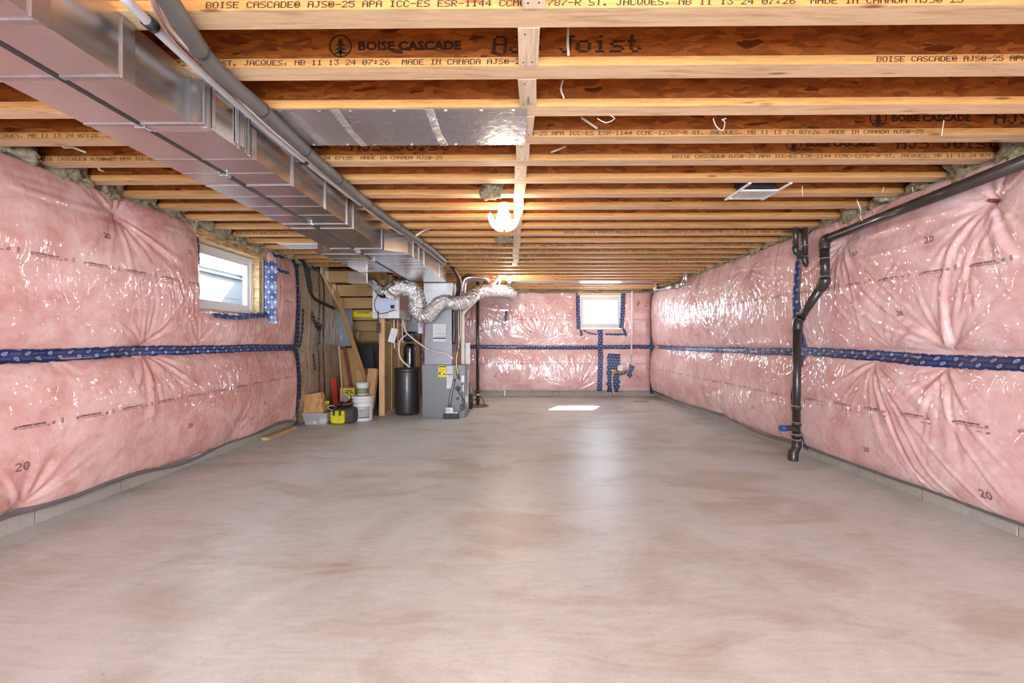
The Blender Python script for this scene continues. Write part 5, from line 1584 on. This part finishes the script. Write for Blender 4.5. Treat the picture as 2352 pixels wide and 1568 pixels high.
# leaning boards and boxes
def lean(name, label, cat, p0, p1, w, th, m, up=(0, -1, 0.3)):
    return solo(name, MB().beam(p0, p1, w, th, up), m, label, cat)
lean('wood_board', 'long pale board leaning under the stairs down to the bucket', 'board', P(762, 642, 6.95), P(849, 900, 6.78), 0.06, 0.03, M['stair'], (1, -0.6, 0))
lean('wood_board', 'thin upright strip leaning beside the red level', 'board', P(779, 795, 6.9), P(786, 890, 6.75), 0.025, 0.02, M['pine_z'])
lean('wood_board', 'wide brown sheet of strand board leaning under the stairs', 'board', P(800, 800, 7.35), P(812, 900, 7.1), 0.30, 0.015, M['stair'])
lean('wood_board', 'narrow dark red board leaning on the strand board sheet', 'board', P(790, 795, 7.2), P(806, 888, 7.05), 0.05, 0.02, M['card_dark'])
lean('black_board', 'black framed panel leaning under the stairs', 'panel', P(838, 800, 7.6), P(848, 935, 7.45), 0.28, 0.02, M['black'])
lean('plastic_sheet', 'grey plastic sheet hanging behind the leaning boards', 'sheet', P(786, 690, 7.3), P(790, 795, 7.3), 0.34, 0.01, M['film_grey'])
bx = thing('cardboard_box', 'long flat cardboard box leaning against the end stud', 'box', P(855, 930, 6.62))
part('carton', MB().beam(P(858, 848, 6.72), P(847, 938, 6.52), 0.14, 0.10, (0, -1, 0)), M['card'], bx)
part('printed_mark', MB().beam(P(857, 852, 6.665), P(856, 860, 6.65), 0.04, 0.004, (0, -1, 0)), M['card_dark'], bx)
part('packing_tape', MB().beam(P(853, 880, 6.60), P(848, 935, 6.47), 0.012, 0.004, (0, -1, 0)), M['pine_pale'], bx)
lean('cardboard_box', 'pale narrow carton leaning behind the bucket, beside the long cardboard box', 'box', P(826, 850, 6.95), P(842, 950, 6.85), 0.10, 0.06, M['card'])
lean('cardboard_box', 'dark red carton behind the leaning cardboard box', 'box', P(850, 846, 7.1), P(852, 930, 7.0), 0.16, 0.1, M['card_dark'])
lv = thing('spirit_level', 'red level standing against the brown insulation', 'tool', P(770, 920, 6.75))
part('rail', MB().beam(P(767, 868, 6.78), P(773, 955, 6.66), 0.075, 0.025, (0, -1, 0)), M['red'], lv)
mbs = MB()
for k in range(14):
    q_ = P(768, 872, 6.75).lerp(P(771, 920, 6.645), k / 13)
    mbs.box(q_ + Vector((-0.012, -0.004, 0)), q_ + Vector((0.008 + 0.008 * (k % 2), -0.001, 0.006)))
part('scale_marks', mbs, M['ink_black'], lv, kind='stuff')
yb_ = thing('yellow_carton', 'yellow printed carton standing behind the tool bag', 'box', P(803, 925, 6.55))
part('carton', MB().box(P(788, 925, 6.62), P(815, 890, 6.50), 0.004), M['card'], yb_)
part('front_label', MB().box(P(791, 924, 6.497), P(814, 893, 6.492)), M['yellowbag'], yb_, 'yellow printed front')
mbs = MB()
for (xa, ya, xb, yb2) in ((793, 896, 808, 898), (793, 901, 800, 903), (804, 900, 811, 902), (796, 906, 803, 907), (804, 909, 809, 911), (805, 915, 810, 919)):
    mbs.box(P(xa, ya, 6.488), P(xb, yb2, 6.491))
part('label_marks', mbs, M['ink_black'], yb_, kind='stuff')
hm = thing('power_saw', 'dark power tool with round guard lying on the tool bag', 'tool', P(790, 925, 6.25))
part('motor', soft_box(P(778, 938, 6.2), P(808, 918, 6.40), 0.1, 6), M['black'], hm)
part('guard', MB().tube([P(784, 917, 6.12), P(786, 909, 6.12), P(793, 906, 6.12), P(801, 909, 6.12), P(803, 918, 6.12)], 0.012, 8, step=0.02), M['steel'], hm)
part('blade_housing', MB().tube([P(793, 914, 6.13), P(793, 914, 6.19)], 0.055, 20, smooth_path=False), M['iron'], hm)
part('grip', MB().tube([P(772, 925, 6.14), P(788, 930, 6.13), P(808, 926, 6.14)], 0.016, 8), M['card_dark'], hm)
gv = thing('work_gloves', 'yellow and black work gloves at the right of the paper bag', 'gloves', P(752, 945, 6.2))
part('palm', soft_box(P(744, 944, 6.22), P(755, 924, 6.30), 0.12, 9, 5), M['yellow'], gv)
part('cuff', soft_box(P(752, 946, 6.22), P(766, 934, 6.32), 0.12, 10, 5), M['black'], gv)
mbf = MB()
for k in range(4):
    mbf.tube([P(745 + 3 * k, 928, 6.22), P(744 + 3.6 * k, 920 + abs(k - 1.5), 6.21)], 0.011, 7, smooth_path=False)
part('fingers', mbf, M['yellow'], gv)
solo('cable_coil', MB().tube([P(762 + 9 * math.cos(a_ * 0.7), 936 + 5 * math.sin(a_ * 0.7), 6.16 + 0.002 * a_) for a_ in range(24)], 0.008, 6, step=0.03), M['conduit'], 'grey cable coil beside the work gloves', 'cable')

# ================================================================== FURNACE AND EQUIPMENT
fu = thing('furnace', 'grey gas furnace cabinet with yellow energy label', 'furnace', (-1.15, 6.9, 0))
fx0, fx1, fy0, fy1 = Xf(970, 6.65), Xf(1069, 6.65), 6.65, 7.16
FT = P(1000, 838, 6.65).z
part('cabinet', MB().box((fx0, fy0, 0.0), (fx1, fy1, FT), 0.004), M['furn'], fu)
part('front_door', MB().add([(fx1, fy0 + 0.004, 0.02), (fx1 + 0.03, fy0 + 0.06, 0.05), (fx1 + 0.03, fy1 - 0.05, 0.05), (fx1, fy1, 0.02), (fx1, fy0 + 0.004, FT - 0.004), (fx1 + 0.03, fy0 + 0.06, FT - 0.05), (fx1 + 0.03, fy1 - 0.05, FT - 0.05), (fx1, fy1, FT - 0.004)],
                            [(3, 2, 1, 0), (4, 5, 6, 7), (0, 1, 5, 4), (1, 2, 6, 5), (2, 3, 7, 6), (3, 0, 4, 7)]), M['furn'], fu, 'curved front door')
def plate(px0, py0, px1, py1, Y, m, name, parent, label=None, th=0.004):
    a_ = P(px0, py0, Y); b_ = P(px1, py1, Y)
    return part(name, MB().box((a_.x, Y - th, a_.z), (b_.x, Y, b_.z)), m, parent, label)
plate(1006.5, 839, 1025, 865.5, 6.65, M['yellow'], 'energy_label', fu, 'yellow energy label')
mbs = MB()
for (xa, ya, xb, yb2) in ((1008, 840.5, 1024, 843), (1010, 848, 1022, 848.6), (1012, 853, 1018, 853.6), (1008, 855, 1012, 859), (1018, 858, 1023, 860), (1009, 851, 1013, 851.5)):
    a_ = P(xa, ya, 6.645); b_ = P(xb, yb2, 6.645); mbs.box((a_.x, 6.6435, a_.z), (b_.x, 6.646, b_.z))
part('label_marks', mbs, M['ink_black'], fu, kind='stuff')
plate(1026, 840, 1040, 858, 6.65, M['paper'], 'data_label', fu, 'white rating label')
plate(1026, 861, 1040, 892, 6.65, M['paper'], 'instruction_label', fu, 'white instruction label')
mbs = MB()
for (xa, ya, xb, yb2) in ((1026, 842, 1040, 843.5), (1026, 847, 1040, 848.5), (1026, 852, 1040, 853), (1029, 862, 1037, 864.5), (1027, 868, 1039, 868.6), (1027, 871, 1039, 871.5), (1027, 875.5, 1039, 876.5), (1032, 880, 1034, 882)):
    a_ = P(xa, ya, 6.645); b_ = P(xb, yb2, 6.645); mbs.box((a_.x, 6.6435, a_.z), (b_.x, 6.646, b_.z))
part('label_lines', mbs, M['paperg'], fu, kind='stuff')
plate(1060, 862, 1067, 877, 6.65, M['upvc'], 'switch_box', fu, 'white switch box', 0.03)
plate(1062.5, 866, 1065, 871, 6.62, M['white'], 'switch', fu, None, 0.006)
plate(1059, 884, 1065.5, 899, 6.65, M['paper'], 'wiring_label', fu)
q_ = P(1052, 892, 6.65)
part('vent_knockout', MB().tube([(q_.x, 6.651, q_.z), (q_.x, 6.63, q_.z)], 0.042, 20, smooth_path=False), M['black'], fu)
q_ = P(1051, 915, 6.65)
part('vent_knockout', MB().tube([(q_.x, 6.651, q_.z), (q_.x, 6.635, q_.z)], 0.022, 16, smooth_path=False), M['black'], fu)
part('drain_hose', MB().tube([P(1044, 870, 6.62), P(1036, 905, 6.61), P(1031, 935, 6.60)], 0.022, 10), M['furn2'], fu, 'grey drain hose')
part('gas_flex', MB().tube([P(1052, 800, 6.60), P(1048, 830, 6.60), P(1050, 850, 6.61), P(1052, 865, 6.61)], 0.011, 8), M['brass'], fu)
part('red_wire', MB().tube([P(1048, 842, 6.62), P(1050, 862, 6.61), P(1055, 872, 6.61), P(1053, 858, 6.61)], 0.010, 8), M['card_dark'], fu)
part('door_seam', MB().box((fx1 - 0.012, fy0 - 0.003, 0.0), (fx1 - 0.006, fy0, FT)), M['seam'], fu)
part('door_badge', MB().box((fx1 + 0.028, fy0 + 0.07, 0.15), (fx1 + 0.033, fy0 + 0.12, 0.75)), M['white'], fu)
part('power_cord', MB().tube([P(1053, 892, 6.62), P(1055, 905, 6.6), P(1064, 915, 6.6), P(1068, 925, 6.6), P(1062, 932, 6.6), P(1058, 928, 6.6)], 0.006, 8, step=0.03), M['black'], fu)
part('power_cord', MB().tube([P(1060, 880, 6.61), P(1062, 915, 6.6), P(1063, 935, 6.6), P(1057, 940, 6.6), P(1058, 932, 6.6), P(1066, 934, 6.6), P(1062, 942, 6.6), P(1052, 946, 6.6)], 0.006, 8, step=0.03), M['black'], fu)

pn = thing('plenum', 'tall grey sheet metal plenum on top of the furnace', 'duct', ((fx0 + fx1) / 2, 6.9, FT))
px0_, px1_ = Xf(975, 6.67), Xf(1038, 6.67)
ZP = ZD
part('coil_case', MB().box((px0_, 6.67, FT + 0.002), (px1_, 7.12, P(1000, 776, 6.67).z), 0.003), M['furn2'], pn)
part('upper_case', MB().box((px0_ + 0.006, 6.676, P(1000, 776, 6.67).z), (px1_ - 0.004, 7.12, P(1000, 700, 6.67).z), 0.003), M['furn2'], pn)
part('collar_box', MB().box((px0_ + 0.0, 6.6, P(1000, 705, 6.67).z), (px1_ + 0.02, 7.1, ZD - 0.001), 0.003), M['galv2'], pn)
for py in (818, 776, 742):
    a_ = P(975, py, 6.67)
    part('seam_flange', MB().box((px0_ - 0.003, 6.662, a_.z - 0.008), (px1_ + 0.003, 6.67, a_.z + 0.006)), M['furn2'], pn)
plate(995, 744, 1024, 784, 6.668, M['paper'], 'instruction_sheet', pn, 'white instruction sheet', 0.006)
mbs = MB()
for k, py in enumerate((748, 751, 754, 757, 760, 763)):
    a_ = P(998, py, 6.66); b_ = P(1021, py + 0.7, 6.66); mbs.box((a_.x, 6.659, a_.z), (b_.x, 6.6615, b_.z))
for py in (766, 771, 777):
    a_ = P(998, py, 6.66); b_ = P(1023, py + 1.6, 6.66); mbs.box((a_.x, 6.659, a_.z), (b_.x, 6.6615, b_.z))
part('sheet_lines', mbs, M['paperg'], pn, kind='stuff')

# pipes right of the plenum
Yp = 6.80
solo('exhaust_pipe', MB().tube([P(1063, 836, Yp), P(1063, 735, Yp), P(1063.5, 722, Yp), P(1068, 714, Yp), P(1100, 682, 7.0), P(1136, 648, 7.2), P(1143, 637, 7.25), P(1147, 640, 7.4), P(1146, 650, 7.6)], 0.030, 14, step=0.03), M['cream'], 'cream exhaust pipe rising from the furnace and slanting up right', 'pipe')
solo('flue_pipe', MB().tube([P(1053, 808, Yp), P(1053, 700, Yp), P(1053, 640, Yp)], 0.030, 12), M['furn2'], 'grey vertical pipe between the cream pipe and the dark tube', 'pipe')
solo('line_set', MB().tube([P(1025, 598, 6.3), P(1046, 622, 6.5), P(1055, 648, 6.62), P(1051, 675, 6.68), P(1043, 700, 6.72), P(1043, 760, 6.72), P(1042, 790, 6.72)], 0.030, 12, step=0.04), M['abs'], 'dark sleeved tube dropping beside the plenum', 'pipe')
solo('line_set', MB().tube([P(1030, 600, 6.35), P(1050, 626, 6.5), P(1059, 650, 6.62), P(1058, 690, 6.7), P(1057, 770, 6.74), P(1052, 790, 6.74)], 0.014, 10, step=0.04), M['wire'], 'thin copper tube dropping beside the dark sleeved tube', 'pipe')
solo('wall_switch_box', MB().box(P(1068, 836, 6.98), P(1080, 787, 7.05), 0.006), M['white'], 'white plastic cover standing behind the cream exhaust pipe', 'cover')
solo('drain_line', MB().tube([P(1079, 878, 7.0), P(1082, 895, 7.0), P(1084, 905, 7.0)], 0.022, 10), M['furn2'], 'grey hose behind the furnace door', 'hose')
solo('sump_filter', MB().tube([P(1082, 905, 7.0), P(1081, 938, 7.0)], 0.035, 14, smooth_path=False), M['black'], 'dark cylinder standing right of the furnace', 'cylinder')

cpump = thing('condensate_pump', 'black and white condensate pump on the floor before the furnace', 'pump', P(1034, 960, 6.55))
cx0, cx1 = Xf(1018, 6.5), Xf(1052, 6.5)
part('reservoir', MB().box((cx0, 6.50, 0.0), (cx1, 6.63, 0.085), 0.006), M['black'], cpump)
part('pump_deck', MB().box((cx0 + 0.02, 6.505, 0.085), (cx1 - 0.005, 6.625, 0.10), 0.004), M['white'], cpump)
part('motor_cover', MB().box((cx0 + 0.035, 6.51, 0.10), (cx0 + 0.15, 6.62, 0.175), 0.008), M['white'], cpump)
mbs = MB()
for k in range(8):
    mbs.box((cx0 + 0.045 + 0.008 * k, 6.506, 0.12), (cx0 + 0.048 + 0.008 * k, 6.51, 0.155))
part('vent_slots', mbs, M['paperg'], cpump, kind='stuff')

bt = thing('brine_tank', 'black round brine tank standing left of the furnace', 'tank', (-1.815, 6.98, 0))
tc_ = (-1.815, 6.98, 0)
part('tank_body', MB().lathe(tc_, [(0.185, 0.0), (0.198, 0.015), (0.203, 0.05), (0.203, 0.70), (0.199, 0.715)], 40), M['tank'], bt)
part('lid', MB().lathe(tc_, [(0.207, 0.712), (0.209, 0.72), (0.209, 0.755), (0.19, 0.770), (0.05, 0.778), (0.01, 0.778)], 40), M['tank'], bt)
rt = thing('resin_tank', 'glossy black softener cylinder behind the brine tank', 'tank', (-1.87, 7.36, 0))
rc = (-1.87, 7.36, 0)
part('vessel', MB().lathe(rc, [(0.10, 0), (0.113, 0.02), (0.113, 1.07), (0.105, 1.12), (0.08, 1.16), (0.045, 1.175)], 32), M['resin'], rt)
part('control_head', soft_box((rc[0] - 0.10, rc[1] - 0.13, 1.21), (rc[0] + 0.12, rc[1] + 0.1, 1.38), 0.05, 12, 6), M['black'], rt)
part('neck', MB().lathe(rc, [(0.05, 1.17), (0.06, 1.19), (0.06, 1.22)], 20), M['iron'], rt)
part('side_pipe', MB().tube([(rc[0] - 0.1, rc[1] - 0.06, 1.26), (rc[0] - 0.2, rc[1] - 0.06, 1.25), (rc[0] - 0.24, rc[1], 1.2)], 0.018, 10), M['card_dark'], rt)
solo('drain_hose', MB().tube([P(916, 690, 6.9), P(930, 755, 6.75), P(938, 768, 6.72), P(965, 790, 6.64), P(995, 806, 6.62), P(1025, 812, 6.62), P(1040, 824, 6.62)], 0.013, 10, step=0.04), M['cream'], 'cream hose crossing in front of the plenum', 'hose')
solo('drain_hose', MB().tube([P(934, 768, 7.1), P(920, 780, 7.05), P(916, 800, 7.0), P(919, 820, 6.98), P(930, 834, 6.95), P(942, 844, 6.95)], 0.014, 10, step=0.03), M['cream'], 'cream hose looping from the softener into the brine tank', 'hose')
solo('wire_coil', MB().tube([P(952, 772, 7.3), P(958, 782, 7.3)] + [P(968 + 5 * math.cos(a_ * 0.8), 812 + 12 * math.sin(a_ * 0.8 + 0.4) + a_ * 0.3, 7.3) for a_ in range(26)], 0.005, 6, step=0.03), M['seam'], 'dark wire coil hanging between softener and plenum', 'wire')
wh = thing('water_heater', 'small grey wall heater behind the foil duct', 'heater', P(960, 765, 7.5))
part('case', MB().box(P(938, 765, 7.55), P(962, 725, 7.40), 0.006), M['furn2'], wh)
part('side_cover', MB().box(P(960, 766, 7.38), P(973, 722, 7.50), 0.006), M['hrvm'], wh)
part('slot', MB().box(P(966.5, 752, 7.372), P(968, 742, 7.379)), M['seam'], wh)
mbs = MB()
for k in range(5):
    mbs.tube([P(942 + 4 * k, 764, 7.45), P(942 + 4 * k, 770, 7.45)], 0.012, 8, smooth_path=False)
part('pipe_ends', mbs, M['brass'], wh, kind='stuff')
for k, px in enumerate((905, 913, 924, 932)):
    solo('supply_pipe', MB().tube([P(px, 728, 7.0 + 0.1 * k), P(px, 760, 7.0 + 0.1 * k), P(px + 1, 800 - 6 * k, 7.0 + 0.1 * k)], 0.012, 8), M['cream'] if k % 2 == 0 else M['beige'],
         ['thin cream pipe under the ventilator, leftmost', 'thin tan pipe under the ventilator, second from left', 'thin cream pipe under the ventilator, third from left', 'thin tan pipe under the ventilator, rightmost'][k], 'pipe', 'thin pipes under the ventilator')
tg = thing('hanging_tag', 'white paper tag hanging tilted left of the softener', 'tag', P(902, 785, 6.72))
part('card', MB().beam(P(907, 755, 6.72), P(898, 786, 6.72), 0.11, 0.003, (0, -1, 0)), M['paper'], tg)
mbs = MB()
for k in range(5):
    f_ = 0.2 + 0.15 * k
    q_ = P(907, 755, 6.715).lerp(P(898, 786, 6.715), f_)
    mbs.beam(q_ + Vector((-0.035, 0, 0.008)), q_ + Vector((0.035, 0, -0.010)), 0.002, 0.006 if k == 2 else 0.003, (0, 0, 1))
part('tag_lines', mbs, M['paperg'], tg, kind='stuff')
part('tag_clip', MB().beam(P(909, 754, 6.715), P(908, 758, 6.715), 0.04, 0.004, (0, -1, 0)), M['brass'], tg)

# ---- ventilator
hv = thing('heat_recovery_ventilator', 'pale ventilator cabinet hanging beside the stairs', 'ventilator', P(890, 732, 6.6))
hx0, hx1 = Xf(855.5, 6.6), Xf(917, 6.6)
hz0, hz1 = P(880, 731, 6.6).z, P(880, 655, 6.6).z
part('cabinet', MB().box((hx0, 6.615, hz0), (hx1, 7.30, hz1), 0.004), M['galv2'], hv)
part('front_door', MB().box((hx0, 6.60, hz0), (hx1, 6.618, hz1), 0.003), M['hrvm'], hv, 'pale lilac front door')
a_ = P(861, 711, 6.57); b_ = P(915, 690, 6.57)
part('control_panel', MB().box((a_.x, 6.57, a_.z), (b_.x, 6.60, b_.z), 0.004), M['hrvp'], hv, 'pale blue control panel')
plate(897, 708, 906, 697, 6.569, M['ink_black'], 'panel_label', hv)
plate(897.5, 700, 905.5, 697.5, 6.566, M['paper'], 'panel_label', hv)
plate(909, 711, 914, 690, 6.569, M['cream'], 'terminal_strip', hv)
plate(893, 730, 914, 716, 6.60, M['paper'], 'data_label', hv)
part('door_crest', MB().tube([P(858, 719, 6.598), P(862, 718, 6.598), P(866, 722, 6.598), P(870, 718, 6.598)], 0.004, 6), M['paperg'], hv)
sd = MB().box((hx1, 6.66, hz0 + 0.01), (hx1 + 0.003, 6.95, hz0 + 0.14))
part('side_label', sd, M['paper'], hv)
part('wiring', MB().tube([P(868, 676, 6.56), P(860, 695, 6.56), P(864, 715, 6.56), P(875, 720, 6.56), P(893, 716, 6.56), P(905, 711, 6.56)], 0.006, 6, step=0.03), M['card_dark'], hv)
part('wiring', MB().tube([P(868, 715, 6.56), P(869, 735, 6.56), P(868, 750, 6.57), P(871, 762, 6.58)], 0.009, 6, step=0.03), M['black'], hv)
part('connector', soft_box(P(865, 765, 6.56), P(874, 742, 6.60), 0.25, 15, 6), M['seam'], hv)
ec = P(880, 674, 6.72)
part('port_collar', MB().tube([P(882, 672, 6.58), P(877, 668, 6.52)], 0.095, 22, smooth_path=False), M['black'], hv)

vd = thing('vent_duct', 'galvanised slanted duct from the trunk duct to the ventilator', 'duct', P(850, 650, 6.4))
a_ = P(822, 630, 6.0); b_ = P(858, 622, 6.0)
part('boot', MB().box((a_.x, 5.66, ZD - 0.14), (b_.x + 0.03, 5.9, ZD + 0.01), 0.004), M['galv'], vd)
pth = [P(838, 634, 5.85), P(850, 645, 6.0), P(862, 655, 6.25), P(872, 664, 6.4), P(879, 669, 6.52)]
part('round_pipe', MB().tube(pth, 0.075, 20, step=0.03), M['galv'], vd)
for q_ in (pth[2], pth[3]):
    part('clamp_ring', MB().tube([q_ - (pth[3] - pth[2]).normalized() * 0.012, q_ + (pth[3] - pth[2]).normalized() * 0.012], 0.08, 20, smooth_path=False), M['steel'], vd)
part('tag_sticker', MB().box(P(845, 645, 5.93), P(851, 641, 5.935)), M['paper'], vd)

def flex(name, label, pts, r, seed):
    rr = random.Random(seed)
    nz = {}
    def rf(i, k, t_):
        return 1.0 + 0.05 * math.sin(i * 2.1) + 0.13 * mnoise.noise(Vector((i * 0.21, k * 0.45, seed))) + 0.07 * mnoise.noise(Vector((i * 0.5, k * 0.7, seed + 5))) + rr.uniform(-0.035, 0.035)
    mb = MB().tube(pts, r, 30, step=0.013, rfun=rf)
    mb.smooth = [False] * len(mb.f)
    return solo(name, mb, M['foil'], label, 'duct')
flex('flexible_duct', 'bulging foil flexible duct arching over the ventilator', [P(898, 672, 6.48), P(905, 664, 6.42), P(918, 658, 6.42), P(935, 661, 6.46), P(950, 670, 6.52), P(960, 688, 6.58), P(964, 702, 6.62)], 0.125, 2)
flex('flexible_duct', 'long foil flexible duct sagging before the plenum toward the back wall', [P(953, 692, 6.72), P(955, 710, 6.58), P(968, 726, 6.48), P(986, 722, 6.44), P(1002, 702, 6.42), P(1022, 692, 6.42), P(1050, 696, 6.44), P(1075, 688, 6.52), P(1095, 672, 6.75), P(1115, 668, 7.0), P(1140, 667, 7.4), P(1164, 668, 8.0), P(1176, 674, 8.7), P(1180, 680, 9.25)], 0.104, 5)
solo('round_duct', MB().tube([P(1062, 672, 7.3), P(1063, 655, 7.3), P(1068, 642, 7.3), P(1080, 637, 7.3), P(1100, 637, 7.35), P(1112, 638, 7.4), P(1120, 646, 7.45)], 0.075, 20, step=0.03), M['galv'], 'galvanised elbow duct behind the cream exhaust pipe', 'duct')
tk = P(1035, 690, 7.0)
solo('takeoff_box', MB().add([P(1026, 692, 6.9), P(1047, 690, 6.9), P(1047, 650, 6.9), P(1026, 668, 6.9), P(1026, 692, 7.3), P(1047, 690, 7.3), P(1047, 650, 7.3), P(1026, 668, 7.3)],
                           [(0, 1, 2, 3), (7, 6, 5, 4), (1, 0, 4, 5), (2, 1, 5, 6), (3, 2, 6, 7), (0, 3, 7, 4)]), M['galv'], 'small galvanised takeoff beside the plenum top', 'duct')

# ================================================================== SMALL THINGS ON THE CEILING
def dangling(label, pts, r=0.004, m='twine', cat='cable'):
    solo('cable_end' if cat == 'cable' else 'twine', MB().tube(pts, r, 6, step=0.02), M[m], label, cat)
Y2 = JY0 + JDY + 0.02
wy = JY0 + JDY * 1
dangling('white cable hanging before the second joist right of the block', [P(1305, 62, wy - 0.03), P(1304, 100, wy - 0.02), P(1306, 128, wy - 0.01)], 0.006)
dangling('white cable stub hanging before the third joist', [P(1293, 184, wy + JDY - 0.05), P(1288, 205, wy + JDY - 0.03), P(1296, 226, wy + JDY - 0.02)], 0.005)
dangling('white cable stub before the fourth joist', [P(1335, 270, wy + 2 * JDY - 0.05), P(1372, 295, wy + 2 * JDY - 0.02)], 0.006)
dangling('white cable stub before the fifth joist', [P(1300, 336, wy + 3 * JDY - 0.03), P(1265, 350, wy + 3 * JDY - 0.02)], 0.005)
dangling('loop of white twine under the third joist', [P(1372, 272, 2.16), P(1392, 282, 2.16), P(1412, 272, 2.16), P(1396, 262, 2.16)], 0.0025, cat='twine')
dangling('tangled white twine hanging from the third joist', [P(1638, 272, 2.17), P(1645, 290, 2.17), P(1660, 300, 2.17), P(1665, 280, 2.17), P(1658, 275, 2.17), P(1668, 272, 2.17)], 0.0025, cat='twine')
dangling('single white thread hanging from the third joist, right', [P(2168, 276, 2.17), P(2163, 312, 2.17)], 0.002, cat='twine')
dangling('single white thread hanging beside the right vent grille', [P(1843, 428, 3.1), P(1843, 450, 3.1)], 0.003, cat='twine')
dangling('short white thread hanging over the right wall', [P(2095, 430, 3.1), P(2098, 441, 3.1)], 0.003, cat='twine')
dangling('white thread left of the right wall wool', [P(2030, 430, 3.1), P(2026, 442, 3.1)], 0.003, cat='twine')
dangling('white cable end beyond the duct on the left, near the fifth joist', [Vector((P(135, 330, 2.55).x, 2.545, ZC + 0.29)), P(135, 330, 2.55), P(165, 338, 2.58), P(198, 350, 2.62)], 0.007)
dangling('white cable end beyond the duct on the left, near the sixth joist', [Vector((P(222, 380, 2.85).x, 2.845, ZC + 0.29)), P(222, 380, 2.85), P(238, 392, 2.9)], 0.008)
dangling('pale cable pair near the duct end right of the line set', [P(955, 542, 4.4), P(972, 530, 4.45), P(988, 525, 4.5)], 0.010)
